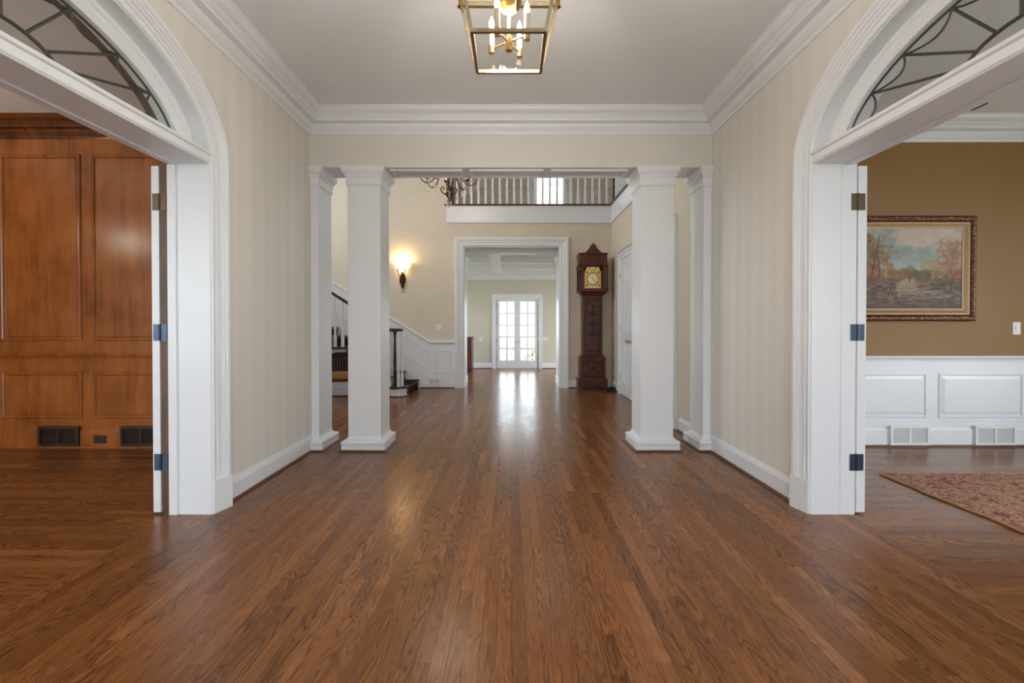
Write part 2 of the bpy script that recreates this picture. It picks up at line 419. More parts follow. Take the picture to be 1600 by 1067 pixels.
# ================================================================== floors
def planks(rects, along, seed):
    """rects: list of (across0, across1, along0, along1) columns -> plank list"""
    rnd = random.Random(seed); out = []
    for (c0, c1, l0, l1) in rects:
        p = l0 - rnd.uniform(0, 0.9)
        while p < l1:
            ln = rnd.choice((0.45, 0.7, 0.9, 1.1, 1.3, 1.6)) * rnd.uniform(0.85, 1.15)
            a, b = max(p, l0), min(p + ln, l1)
            if b - a > 0.02: out.append((c0, c1, a, b, rnd.random()))
            p += ln
    return out
PW = 0.0572
def build_floor(name, slab, cols, along, mat, label, limit, seed):
    f = struct(name, slab, mat, label, 'floor')
    at = f.data.attributes.new('rnd', 'FLOAT', 'POINT')
    pl = planks(cols, along, seed); near = []; rest = []
    for p in pl:
        c0, c1, a, b, r = p
        if along == 1: x, ya, yb = (c0 + c1) / 2, a, b
        else: x = None
        if along == 1:
            yv = max(ya, abs(x) / 1.125, 1.45)
            (near if (yv < yb - 0.02 and yv < 4.1) else rest).append((yv, p))
        else:
            y = (c0 + c1) / 2; xin = min(abs(a), abs(b))
            (near if (y > 1.7 and xin < y * 1.125) else rest).append((y, p))
    near.sort(key=lambda t: t[0]); rest += near[limit:]; near = near[:limit]
    g = 0.00025
    for _, (c0, c1, a, b, r) in near:
        mb = MB()
        if along == 1: mb.cbox(c0 + g, c1 - g, a + g, b - g, -0.018, 0.0, 0.0004)
        else: mb.cbox(a + g, b - g, c0 + g, c1 - g, -0.018, 0.0, 0.0004)
        me = bpy.data.meshes.new('plank'); me.from_pydata(mb.v, [], mb.f); me.materials.append(MATS[mat])
        t = me.attributes.new('rnd', 'FLOAT', 'POINT'); t.data.foreach_set('value', [r] * len(mb.v))
        link('plank', me, f)
    mb = MB(); rr = []
    for _, (c0, c1, a, b, r) in rest:
        if along == 1: mb.box(c0 + g, c1 - g, a + g, b - g, -0.018, 0.0)
        else: mb.box(a + g, b - g, c0 + g, c1 - g, -0.018, 0.0)
        rr += [r] * 8
    me = bpy.data.meshes.new('floor_boards'); me.from_pydata(mb.v, [], mb.f); me.materials.append(MATS[mat])
    t = me.attributes.new('rnd', 'FLOAT', 'POINT'); t.data.foreach_set('value', rr)
    tag(link('floor_boards', me, f), kind='stuff')
    return f
XB = 2.13
cols = []
i0 = int(-5.45 / PW) - 1
for i in range(i0, int(XB / PW) + 2):
    c0, c1 = i * PW, (i + 1) * PW
    c = (c0 + c1) / 2
    if c1 <= -5.45 or c0 >= XB: continue
    c0 = max(c0, -5.45); c1 = min(c1, XB)
    if c0 < -XB < c1:
        cols.append((c0, -XB, 4.5, 8.8)); c0 = -XB; c = (c0 + c1) / 2
    cols.append((c0, c1, Y0 if c >= -XB else 4.5, 9.5 if abs(c) < 1.0 else 8.8))
build_floor('floor', MB().box(-5.45, XB, 4.4, 8.85, -0.08, -0.018).box(-XB, XB, Y0, 4.4, -0.08, -0.018).box(-1.05, 1.05, 8.85, 9.5, -0.08, -0.018),
            cols, 1, 'oak_floor_y', 'brown oak strip floor running down the entrance hall', 300, 1)
cols = [(i * PW, (i + 1) * PW, 9.5 if True else 0, YF + 0.05) for i in range(int(-3.5 / PW), int(3.5 / PW))]
build_floor('floor_far_room', MB().box(-3.6, 3.6, 9.5, YF + 0.1, -0.08, -0.018), [(a, b, 9.503, d) for a, b, c, d in cols], 1, 'oak_floor_y',
            'glossy oak floor in front of the glazed double doors', 0, 2)
rows = [(Y0 + i * PW, Y0 + (i + 1) * PW) for i in range(int((4.6 - Y0) / PW))]
build_floor('floor_library', MB().box(-6.68, -XB, Y0, 4.6, -0.08, -0.018), [(a, b, -6.6, -XB) for a, b in rows], 0, 'oak_floor_x',
            'dark oak strip floor of the wood panelled room', 300, 3)
build_floor('floor_dining', MB().box(XB, 6.68, Y0, 4.6, -0.08, -0.018), [(a, b, XB, 6.6) for a, b in rows], 0, 'oak_floor_x',
            'oak strip floor of the brown painted room', 300, 4)
struct('ground', MB().box(-40, 40, -40, 60, -0.5, -0.3), 'lawn', 'pale lawn outside the glazed doors', 'lawn')
struct('terrace', MB().box(-9, 11, -9, Y0 - 0.22, -0.3, -0.12), 'paving', 'pale stone paved terrace in front of the house', 'terrace')  # unseen pale slab added to bounce daylight up to the ceilings

# ================================================================== walls
def ell(t, a=AA, b=AB): return (AC + a * math.cos(t), ZS + b * math.sin(t))
def side_wall(sx, name, label):
    """foyer side wall with an elliptical arched opening"""
    x0, x1 = sx * XW, sx * XO
    mb = MB()
    mb.box(x0, x1, Y0, AC - AA, 0, ZC); mb.box(x0, x1, AC + AA, YH + 0.32, 0, ZC)
    k = 40; P = [ell(PI * i / k) for i in range(k + 1)]
    for i in range(k):
        (ya, za), (yb, zb) = P[i], P[i + 1]
        v = [(x, y, z) for x in (x0, x1) for (y, z) in ((ya, za), (yb, zb), (yb, ZC), (ya, ZC))]
        mb.add(v, [(0, 1, 2, 3), (4, 7, 6, 5), (0, 4, 5, 1), (2, 6, 7, 3)])
    return struct(name, mb, 'stripe_wallpaper', label, 'wall')
WL = side_wall(-1, 'wall_left', 'cream striped foyer wall with arched opening to the panelled room')
WR = side_wall(1, 'wall_right', 'cream striped foyer wall with arched opening to the brown room')
# foyer front wall (behind the camera) with a glazed entrance
struct('wall_front', wall_mb('y', Y0 - 0.2, Y0, -6.5, 6.5, -0.1, ZC + 0.3,
       [(-0.92, 0.92, 0.0, 2.42), (-6.3, -3.9, 0.4, 2.7), (3.7, 4.8, 0.5, 2.6)]), 'cream_paint', 'cream front wall of the house with entrance opening', 'wall')
struct('wall_header', MB().box(-XW, XW, YH, YH + 0.32, ZH, ZT).box(-5.6, -XW, 4.47, YH + 0.32, ZC + 0.1, ZT).box(XW, 3.6, 4.52, YH + 0.32, ZU, ZT),
       'header_paint', 'cream beam wall carried by the square columns', 'wall')
struct('wall_library_back', MB().box(-6.5, -XO, 4.45, 4.65, 0, ZC + 0.1), 'library_wood', 'stained wood panelled wall with recessed panels', 'wall')
struct('wall_library_side', MB().box(-6.7, -6.5, Y0 - 0.2, 4.65, 0, ZC + 0.1), 'library_wood', 'stained wood side wall of the panelled room', 'wall')
struct('wall_dining_back', MB().box(XO, 6.5, 4.5, 4.65, 0, ZC + 0.1), 'brown_paint', 'olive brown painted wall above white wainscot', 'wall')
struct('wall_dining_side', wall_mb('x', 6.5, 6.7, Y0 - 0.2, 4.65, 0, ZC + 0.1, [(0.9, 2.9, 0.5, 2.6)]), 'brown_paint', 'brown side wall of the dining room with window', 'wall')
for nm, a, b, c, lab in (('ceiling', -XW, XW, YH, 'flat grey white foyer ceiling around the lantern'), ('ceiling_library', -6.6, -XW - 0.05, 4.6, 'white ceiling of the panelled room'),
                      ('ceiling_dining', XW + 0.05, 6.6, 4.6, 'white ceiling of the brown painted room')):
    struct(nm, MB().box(a, b, Y0 - 0.1, c, ZC, ZC + 0.15), 'ceiling_paint', lab, 'ceiling')
# stair hall
OX0, OX1, OZ = -0.907, 0.932, 2.695        # cased opening to the far room
struct('wall_hall_back', wall_mb('y', YB, 8.9, -5.6, 2.1, 0, ZT, [(OX0, OX1, -1, OZ), (-1.22, 3, 3.13, 7)]), 'cream_paint', 'cream stair hall wall around the cased opening', 'wall')
struct('wall_hall_right', MB().box(XW, XW + 0.14, YH + 0.32, YB, 0, 3.13), 'cream_paint', 'cream hall wall with white panelled closet doors', 'wall')
struct('wall_hall_left', wall_mb('x', -5.6, -5.45, 4.66, 8.9, 0, ZT, [(5.6, 7.8, 2.9, 5.2)]), 'cream_paint', 'cream end wall of the stair hall with tall window', 'wall')
struct('wall_upper_back', wall_mb('y', 10.3, 10.45, -1.4, 3.6, ZU, ZT, [(0.54, 1.22, 3.55, 5.6)]), 'cream_paint', 'cream upstairs wall behind the gallery balusters', 'wall')
struct('wall_upper_left', MB().box(-1.36, -1.22, 8.9, 10.45, ZU, ZT), 'cream_paint', 'cream end wall of the upstairs gallery', 'wall')
struct('wall_upper_right', MB().box(3.4, 3.55, 4.4, 10.45, ZU, ZT), 'cream_paint', 'cream upstairs wall along the side gallery', 'wall')
struct('floor_gallery', MB().box(-1.22, 3.5, YB + 0.02, 10.4, 3.13, ZU - 0.02).box(XW + 0.02, 3.5, 4.5, YB + 0.02, 3.36, ZU - 0.02), 'ceiling_paint', 'gallery floor slab over the back of the hall', 'floor')
struct('ceiling_hall', MB().box(-5.6, 3.6, 4.3, 10.5, ZT, ZT + 0.15), 'ceiling_paint', 'high white ceiling over the stair hall', 'ceiling')
# far room
DX0, DX1, DZ = -0.396, 0.740, 1.93
struct('wall_far_back', wall_mb('y', YF, YF + 0.2, -3.6, 3.6, 0, 3.1, [(DX0, DX1, -1, DZ)]), 'far_cream_paint', 'beige wall around the white glazed double doors', 'wall')
struct('wall_far_left', wall_mb('x', -3.7, -3.5, 8.9, YF + 0.2, 0, 3.1, [(9.7, 11.9, 0.3, 2.3)]), 'far_cream_paint', 'beige far room wall on the cabinet side with window', 'wall')
struct('wall_far_right', wall_mb('x', 3.5, 3.7, 8.9, YF + 0.2, 0, 3.1, [(9.7, 11.9, 0.3, 2.3)]), 'far_cream_paint', 'beige far room wall opposite the cabinet with window', 'wall')
struct('wall_far_front', MB().box(-3.6, -1.3, 8.9, 9.0, 0, 3.1).box(1.3, 3.6, 8.9, 9.0, 0, 3.1), 'far_cream_paint', 'beige front wall of the far room', 'wall')
# coffered ceiling of the far room: beams are parts
cf = struct('ceiling_far_room', MB().box(-3.6, 3.6, 8.9, YF + 0.1, 2.82, 3.1), 'trim_white', 'white coffered ceiling of the far room', 'ceiling')
BP = [(-0.11, 0.0), (-0.11, 0.14), (-0.16, 0.19), (-0.16, 0.22), (0.16, 0.22), (0.16, 0.19), (0.11, 0.14), (0.11, 0.0)]
for x in (-2.1, -0.34, 1.42, 3.1):
    obj('ceiling_beam', MB().sweep([(x, 8.9, 2.6), (x, YF, 2.6)], (0, 0, 1), BP), 'trim_white', cf)
for y in (9.02, 10.42, 11.75):
    obj('ceiling_beam', MB().sweep([(-3.5, y, 2.603), (3.5, y, 2.603)], (0, 0, 1), BP), 'trim_white', cf)
obj('crown_moulding', MB().sweep([(3.5, YF, 2.44), (-3.5, YF, 2.44)], (0, 0, 1), [(0, 0), (0.02, 0), (0.03, 0.04), (0.09, 0.12), (0.12, 0.13), (0.12, 0.38), (0, 0.38)]), 'trim_white', cf)

# ================================================================== crown mouldings, baseboards
CROWN = [(0, 0), (0.184, 0), (0.184, -0.012), (0.174, -0.014), (0.168, -0.026), (0.150, -0.042), (0.128, -0.052), (0.116, -0.062),
         (0.116, -0.070), (0.108, -0.072), (0.106, -0.080), (0.098, -0.083), (0.098, -0.108), (0.050, -0.114), (0.050, -0.124), (0.046, -0.142), (0.034, -0.158),
         (0.026, -0.164), (0.026, -0.172), (0.018, -0.176), (0.016, -0.190), (0.010, -0.203), (0, -0.203)]
struct('trim_1', MB().sweep([(-XW, Y0, ZC), (XW, Y0, ZC), (XW, YH, ZC), (-XW, YH, ZC)], (0, 0, 1), CROWN, True), 'trim_white', 'white stepped crown moulding around the foyer ceiling', 'crown moulding')
struct('trim_2', MB().sweep([(XO, Y0, ZC), (6.5, Y0, ZC), (6.5, 4.5, ZC), (XO, 4.5, ZC)], (0, 0, 1), CROWN, True), 'trim_white', 'white crown moulding above the brown painted wall', 'crown moulding')
WCROWN = [(u * 0.75, w * 0.95) for u, w in CROWN]
struct('trim_3', MB().sweep([(-6.5, Y0, ZC), (-XO, Y0, ZC), (-XO, 4.45, ZC), (-6.5, 4.45, ZC)], (0, 0, 1), WCROWN, True), 'crown_wood', 'dark stained wood crown moulding of the panelled room', 'crown moulding')
BASE = [(0, 0), (0.018, 0), (0.018, 0.118), (0.015, 0.124), (0.013, 0.134), (0.008, 0.146), (0.006, 0.155), (0, 0.155)]
SHOE = [(0.018, 0), (0.034, 0), (0.033, 0.008), (0.028, 0.015), (0.018, 0.019)]
def baseboard(name, path, label, base=BASE, mat='trim_white', shoe=True):
    o = struct(name, MB().sweep(path, (0, 0, 1), base), mat, label, 'baseboard')
    if shoe: obj('shoe_moulding', MB().sweep(path, (0, 0, 1), SHOE), 'shoe_wood', o)
    return o
PIL = 0.075
baseboard('baseboard_left', [(-XW, YH, 0), (-XW, 3.0, 0)], 'white baseboard on the foyer wall beside the panelled room')
baseboard('baseboard_right', [(XW, 3.0, 0), (XW, YH, 0)], 'white baseboard on the foyer wall beside the brown room')
baseboard('baseboard_front_left', [(-XW, 0.66, 0), (-XW, Y0, 0), (-1.04, Y0, 0)], 'white baseboard in the entrance corner by the panelled room')
baseboard('baseboard_front_right', [(1.04, Y0, 0), (XW, Y0, 0), (XW, 0.66, 0)], 'white baseboard in the entrance corner by the brown room')
baseboard('baseboard_hall_right', [(XW, YH + 0.33, 0), (XW, 5.13, 0)], 'white baseboard on the hall wall between pilaster and closet doors')
baseboard('baseboard_hall_corner', [(XW, 8.02, 0), (XW, YB, 0), (1.10, YB, 0)], 'white baseboard in the hall corner behind the tall clock')
baseboard('baseboard_far_left', [(DX0 - 0.11, YF, 0), (-3.5, YF, 0)], 'white baseboard between the wood cabinet and the glazed doors')
baseboard('baseboard_far_right', [(3.5, YF, 0), (DX1 + 0.11, YF, 0)], 'white baseboard below the wide wall switch')

# ================================================================== arched openings: casing, lining, fan window, doors
CAS = [(0, 0), (0, 0.020), (0.004, 0.027), (0.016, 0.027), (0.020, 0.018), (0.040, 0.019), (0.043, 0.028), (0.054, 0.030), (0.057, 0.022), (0.066, 0.023),
       (0.069, 0.034), (0.080, 0.037), (0.084, 0.046), (0.096, 0.050), (0.100, 0.058), (0.118, 0.062), (0.124, 0.056), (0.124, 0)]
def arch_path(x, a, b, z0, k=36, yc=AC):
    p = [(x, yc + a, z0)] + [(x, yc + a * math.cos(PI * i / k), ZS + b * math.sin(PI * i / k)) for i in range(k + 1)] + [(x, yc - a, z0)]
    return p
def arch_opening(sx, idx, side):
    nx = -sx                                            # towards the foyer
    n = (nx, 0, 0); xw = sx * XW
    t = struct('trim_%d' % (idx + 3), MB().sweep(arch_path(xw, AA - 0.012, AB - 0.012, 0.214), n, CAS, flip=(nx > 0)), 'trim_white',
               'white fluted arched casing around the opening to the %s room' % side, 'door casing')
    # plinth blocks with a splayed face
    for s in (1, -1):
        ya, yb = AC + s * (AA - 0.014), AC + s * (AA + 0.120)
        poly = [(xw, ya), (xw + nx * 0.030, ya), (xw + nx * 0.066, yb), (xw, yb)]
        obj('plinth_block', MB().prism(poly, 'z', 0, 0.214), 'trim_white', t, bevel=0.002)
    # jamb and arch lining
    m = sx * 2.157 if sx < 0 else sx * 2.174
    LIN = [(0, 0), (0, abs(m - xw) + 0.015), (-0.018, abs(m - xw) + 0.015), (-0.018, 0)]
    obj('jamb_lining', MB().sweep(arch_path(m, AA, AB, 0.0), n, LIN, flip=(nx > 0)), 'trim_white', t)
    if sx < 0:
        LB = [(0, 0), (0, 0.047), (-0.018, 0.047), (-0.018, 0)]
        obj('wood_jamb_edge', MB().sweep(arch_path(-2.206, AA, AB, 0.0), n, LB, flip=True), 'brown_edge_wood', t)
    # stop strip on the jambs below the transom bar
    xs0, xs1 = (sx * 2.105, sx * 2.157) if sx < 0 else (sx * 2.08, sx * 2.173)
    for s in (1, -1):
        y = AC + s * (AA - 0.018)
        obj('door_stop', MB().box(xs0, xs1, y, y - s * (0.012 if sx < 0 else 0.003), 0, 2.205), 'trim_white', t, bevel=0.0015)
    # transom bar
    xa = xw + nx * 0.018
    zt, zb = 2.315, 2.212
    xb = sx * 2.168
    pr = [(xa, zb + 0.012), (xa + nx * 0.0, zb + 0.05), (xa + nx * 0.012, zb + 0.056), (xa + nx * 0.014, zb + 0.072), (xa, zb + 0.08), (sx * 2.0, zt), (xb, zt), (xb, zb), (xa - nx * 0.01, zb)]
    mb = MB().prism(pr, 'y', AC - AA + 0.015, AC + AA - 0.015)
    obj('transom_bar', mb, 'trim_white', t)
    obj('transom_bead', MB().box(sx * 2.10, sx * 2.125, AC - AA + 0.02, AC + AA - 0.02, zb - 0.008, zb + 0.002), 'trim_white', t)
    # fan window
    xg = sx * 2.04
    w = empty('window_%d' % idx, (xg, AC, zt), 0, 'elliptical leaded fan window over the opening to the %s room' % side, 'fan window', None, 'structure')
    a1, b1 = 0.945, 0.445
    STOP = [(0, -0.028), (0, 0.03), (0.03, 0.05), (0.05, 0.042), (0.06, 0.055), (0.09, 0.055), (0.09, -0.028)]
    def E(tt, a=a1, b=b1): return (0.0, a * math.cos(tt), ZS - zt + b * math.sin(tt))
    t0 = math.asin((zt - ZS) / b1); k = 40
    ts = [t0 + (PI - 2 * t0) * i / k for i in range(k + 1)]
    obj('window_frame', MB().sweep([E(q) for q in ts], n, STOP, flip=(nx > 0)), 'trim_white', w)
    mb = MB(); P = [E(q) for q in ts]
    mb.add([(0.002, p[1], p[2]) for p in P] + [(-0.002, p[1], p[2]) for p in P], [tuple(range(k + 1)), tuple(range(2 * k + 1, k, -1))])
    obj('glass_pane', mb, 'fan_glass', w)
    def came(pts, r=0.006): obj('lead_came', MB().tube(pts, r, 6), 'lead_came', w)
    came([E(q, a1 - 0.006, b1 - 0.006) for q in ts], 0.006)
    hub = lambda q: (0, 0.23 * math.cos(q), 0.015 + 0.105 * math.sin(q))
    came([hub(PI * i / 14) for i in range(15)], 0.008)
    tips = [math.radians(d) for d in (36, 54, 72, 90, 108, 126, 144)]
    hubs = [math.radians(d) for d in (12, 40, 66, 90, 114, 140, 168)]
    for q, h in zip(tips, hubs): came([hub(h), E(q, a1 - 0.01, b1 - 0.01)], 0.007)
    ends = [math.radians(9)] + tips + [math.radians(171)]
    for q0, q1 in zip(ends[:-1], ends[1:]):
        pts = []
        for i in range(9):
            f = i / 8; q = q0 + (q1 - q0) * f; s = 1 - 0.14 * math.sin(PI * f) ** 0.8
            pts.append(E(q, (a1 - 0.012) * s, (b1 - 0.012) * s))
        pts = [p for p in pts if p[2] > 0.0]
        came(pts, 0.0055)
    return t
arch_opening(-1, 1, 'wood panelled'); arch_opening(1, 2, 'brown painted')

def hinge_mb(x, xj, y, z, h=0.104):
    """butt hinge seen open, knuckle at x; one leaf on the door edge and one on the jamb"""
    mb = MB().box(x - 0.043, x - 0.004, y, y - 0.003, z - h / 2, z + h / 2).box(x + 0.004, x + 0.043, y, y - 0.003, z - h / 2, z + h / 2)
    for i in range(5):
        a = z - h / 2 + h * i / 5
        mb.lathe([(0.0065, a + 0.001), (0.0065, a + h / 5 - 0.001)], (x, y - 0.005, 0), 8)
    for s in (-1, 1):
        for j in range(4):
            mb.lathe([(0.0035, -0.0036), (0.0035, 0)], (x + s * (0.018 + 0.012 * (j % 2)), y, z - 0.036 + 0.024 * j), 6, 'y')
    return mb
def leaf_door(idx, sx, ydir, label, mats):
    """door leaf swung right back against the room side of the foyer wall"""
    xa, xb = (sx * 2.218, sx * 2.266) if sx < 0 else (sx * 2.186, sx * 2.242)
    yh = AC + ydir * (AA - 0.016)
    d = empty('door_%d' % idx, ((xa + xb) / 2, yh, 0), 0, label, 'door', None, 'structure')
    lx0, lx1 = xa - (xa + xb) / 2, xb - (xa + xb) / 2
    obj('door_leaf', MB().box(lx0, lx1, 0, ydir * 1.02, 0.012, 2.2), 'trim_white', d, bevel=0.002)
    far = lx1
    PF = [(0, 0), (0.03, 0), (0.026, 0.006), (0.012, 0.010), (0.004, 0.006)]
    for (u0, u1, z0, z1) in ((0.13, 0.47, 0.25, 0.85), (0.55, 0.89, 0.25, 0.85), (0.13, 0.47, 1.02, 2.05), (0.55, 0.89, 1.02, 2.05)):
        pts = [(far, ydir * u0, z0), (far, ydir * u1, z0), (far, ydir * u1, z1), (far, ydir * u0, z1)]
        obj('door_panel', MB().sweep(pts, (sx, 0, 0), PF, True, flip=(sx * ydir < 0)), 'trim_white', d)
    if ydir > 0:
        xk = -2.2115 if sx < 0 else 2.181
        for z, mt in zip((1.973, 1.152, 0.332), mats):
            obj('hinge', hinge_mb(xk - d.location.x, 0, -0.0022 if sx < 0 else -0.0056, z), mt, d)
    obj('door_knob', MB().lathe([(0.012, 0), (0.012, 0.03), (0.028, 0.04), (0.03, 0.055), (0.018, 0.068), (0.002, 0.07)], (0, 0, 0), 12, 'x'), 'nickel', d,
        loc=(lx1 if sx > 0 else lx0 - 0.07, ydir * 0.95, 0.95))
leaf_door(1, -1, 1, 'white door folded back against the wall inside the panelled room', ('bronze_hinge', 'steel_hinge', 'steel_hinge'))
leaf_door(2, 1, 1, 'white door folded back against the wall inside the brown room', ('bronze_hinge', 'steel_hinge', 'steel_hinge'))

# ================================================================== columns and pilasters
CW = 0.312
def ring_sweep(w, d, prof, flat=0):
    """prof (offset, z) around a w x d rectangle centred on the origin; flat = side (-1/+1) in x left without offset"""
    vs = []
    for (o, z) in prof:
        a, b = w / 2 + o, d / 2 + o
        l = -w / 2 if flat < 0 else -a; r = w / 2 if flat > 0 else a
        vs += [(l, -b, z), (r, -b, z), (r, b, z), (l, b, z)]
    k = len(prof); fs = [(i * 4 + j, i * 4 + (j + 1) % 4, i * 4 + 4 + (j + 1) % 4, i * 4 + 4 + j) for i in range(k - 1) for j in range(4)]
    fs += [(3, 2, 1, 0), tuple(range(4 * k - 4, 4 * k))]
    return MB().add(vs, fs)
CBASE = [(0.05, 0.016), (0.05, 0.056), (0.043, 0.058), (0.047, 0.062), (0.053, 0.072), (0.053, 0.086), (0.047, 0.096), (0.036, 0.100), (0.022, 0.104), (0.010, 0.114), (0.003, 0.128), (0.0, 0.145)]
CCAP = [(0.0, -0.19), (0.006, -0.175), (0.012, -0.172), (0.012, -0.098), (0.018, -0.094), (0.018, -0.086), (0.020, -0.078), (0.030, -0.066), (0.042, -0.056), (0.043, -0.046), (0.046, -0.04), (0.046, 0.0)]
def column(name, x, w, label, cat, d=CW, flat=0):
    t = empty(name, (x, YH + 0.01 + CW / 2, 0), 0, label, cat)
    obj('shaft', MB().box(-w / 2, w / 2, -d / 2, d / 2, 0.1, ZH - 0.001), 'trim_white', t, bevel=0.002)
    obj('base', ring_sweep(w, d, CBASE, flat), 'trim_white', t)
    obj('shoe_moulding', ring_sweep(w, d, [(0.068, 0.0), (0.067, 0.008), (0.06, 0.016), (0.03, 0.018)], flat), 'shoe_wood', t)
    obj('capital', ring_sweep(w, d, [(o, ZH + z) for o, z in CCAP], flat), 'trim_white', t)
column('column', -1.400, CW, 'white square column standing nearest the staircase', 'column')
column('column', 1.392, CW, 'white square column standing nearest the closet doors', 'column')
column('pilaster', -XW + 0.0395, 0.075, 'white square pilaster on the wall beside the stair-side column', 'pilaster', flat=-1)
column('pilaster', XW - 0.0395, 0.075, 'white square pilaster on the wall beside the clock-side column', 'pilaster', flat=1)
# recessed panels in the beam soffit
SP = [(0, 0), (0, 0.014), (-0.012, 0.018), (-0.022, 0.008), (-0.03, 0.006), (-0.03, 0)]
hs = bpy.data.objects['wall_header']
obj('soffit_board', MB().box(-XW + 0.001, XW - 0.001, YH + 0.002, YH + 0.318, ZH - 0.006, ZH), 'trim_white', hs)
for (a, b) in ((-1.16, -0.47), (-0.40, 0.31), (0.385, 1.12)):
    pts = [(a, YH + 0.06, ZH - 0.006), (b, YH + 0.06, ZH - 0.006), (b, YH + 0.27, ZH - 0.006), (a, YH + 0.27, ZH - 0.006)]
    obj('soffit_panel', MB().sweep(pts, (0, 0, -1), SP, True), 'trim_white', hs)

# ================================================================== panelled library wall
yl = 4.45
lb = bpy.data.objects['wall_library_back']
PMOULD = [(0, 0), (0.004, 0.012), (0.012, 0.016), (0.020, 0.012), (0.030, 0.013), (0.036, 0.004), (0.040, 0.0)]
RECT = lambda x0, x1, z0, z1, y: [(x0, y, z0), (x1, y, z0), (x1, y, z1), (x0, y, z1)]
k = 0
for i in range(-2, 3):
    x1 = -4.19 + 0.885 * i; x0 = x1 - 0.785
    if x1 > -2.2: x1 = -2.36
    if x0 < -6.5: continue
    for (z0, z1) in ((1.045, 2.86), (0.285, 0.745)):
        # raised frame moulding plus slightly proud field
        obj('panel_moulding', MB().sweep(RECT(x0, x1, z0, z1, yl), (0, -1, 0), PMOULD, True), 'library_wood', lb)
        obj('panel', MB().box(x0 + 0.045, x1 - 0.045, yl - 0.006, yl, z0 + 0.045, z1 - 0.045), 'library_wood', lb, bevel=0.002)
ls = bpy.data.objects['wall_library_side']
for i in range(6):
    a = -1.2 + 0.93 * i; b = a + 0.83
    for (z0, z1) in ((1.045, 2.86), (0.285, 0.745)):
        P = [(-6.5, a, z0), (-6.5, b, z0), (-6.5, b, z1), (-6.5, a, z1)]
        obj('panel_moulding', MB().sweep(P, (1, 0, 0), PMOULD, True), 'library_wood', ls)
        obj('panel', MB().box(-6.5, -6.494, a + 0.045, b - 0.045, z0 + 0.045, z1 - 0.045), 'library_wood', ls, bevel=0.002)
obj('chair_rail', MB().sweep([(-XO, yl, 0.87), (-6.5, yl, 0.87)], (0, 0, 1), [(0, 0), (0.012, 0.0), (0.018, 0.02), (0.03, 0.03), (0.034, 0.045), (0.034, 0.055), (0.014, 0.06), (0.012, 0.075), (0, 0.078)]), 'library_wood', lb)
LBASE = [(0, 0), (0.02, 0), (0.02, 0.15), (0.014, 0.158), (0.012, 0.17), (0, 0.178)]
o = baseboard('baseboard_library', [(-XO, yl, 0), (-6.5, yl, 0)], 'stained wood baseboard below the wood panels', LBASE, 'library_wood', False)
obj('shoe_moulding', MB().sweep([(-XO, yl - 0.002, 0), (-6.5, yl - 0.002, 0)], (0, 0, 1), SHOE), 'library_wood', o)

# ================================================================== dining wainscot
yd = 4.5
dw = struct('trim_6', MB().box(XO, 6.5, yd - 0.015, yd, 0, 0.86), 'trim_white', 'white raised panel wainscot below the brown wall', 'wainscot')
obj('chair_rail', MB().sweep([(6.5, yd, 0.83), (XO, yd, 0.83)], (0, 0, 1), [(0, 0), (0.018, 0), (0.020, 0.022), (0.028, 0.03), (0.030, 0.04), (0.046, 0.05), (0.046, 0.062), (0, 0.066)]), 'trim_white', dw)
RP = [(0, 0), (0.004, 0.007), (0.012, 0.009), (0.018, 0.003), (0.05, -0.003), (0.052, 0.0)]
for (x0, x1) in ((2.36, 3.19), (3.265, 4.10), (4.215, 5.05), (5.165, 6.0)):
    obj('panel_moulding', MB().sweep(RECT(x0, x1, 0.284, 0.724, yd - 0.015), (0, -1, 0), [(0, 0), (0.005, 0.009), (0.014, 0.010), (0.022, 0.002), (0.022, 0)], True), 'trim_white', dw)
    mb = MB(); a = 0.03; c = 0.06
    P0 = RECT(x0 + a, x1 - a, 0.284 + a, 0.724 - a, yd - 0.0165); P1 = RECT(x0 + c, x1 - c, 0.284 + c, 0.724 - c, yd - 0.024)
    mb.add(P0 + P1, [(4, 5, 6, 7)] + [(j, (j + 1) % 4, 4 + (j + 1) % 4, 4 + j) for j in range(4)] + [(3, 2, 1, 0)])
    obj('panel', mb, 'trim_white', dw)
o = baseboard('baseboard_dining', [(6.5, yd - 0.015, 0), (XO, yd - 0.015, 0)], 'white baseboard below the wainscot panels', [(0, 0), (0.016, 0), (0.016, 0.165), (0.008, 0.178), (0, 0.182)])

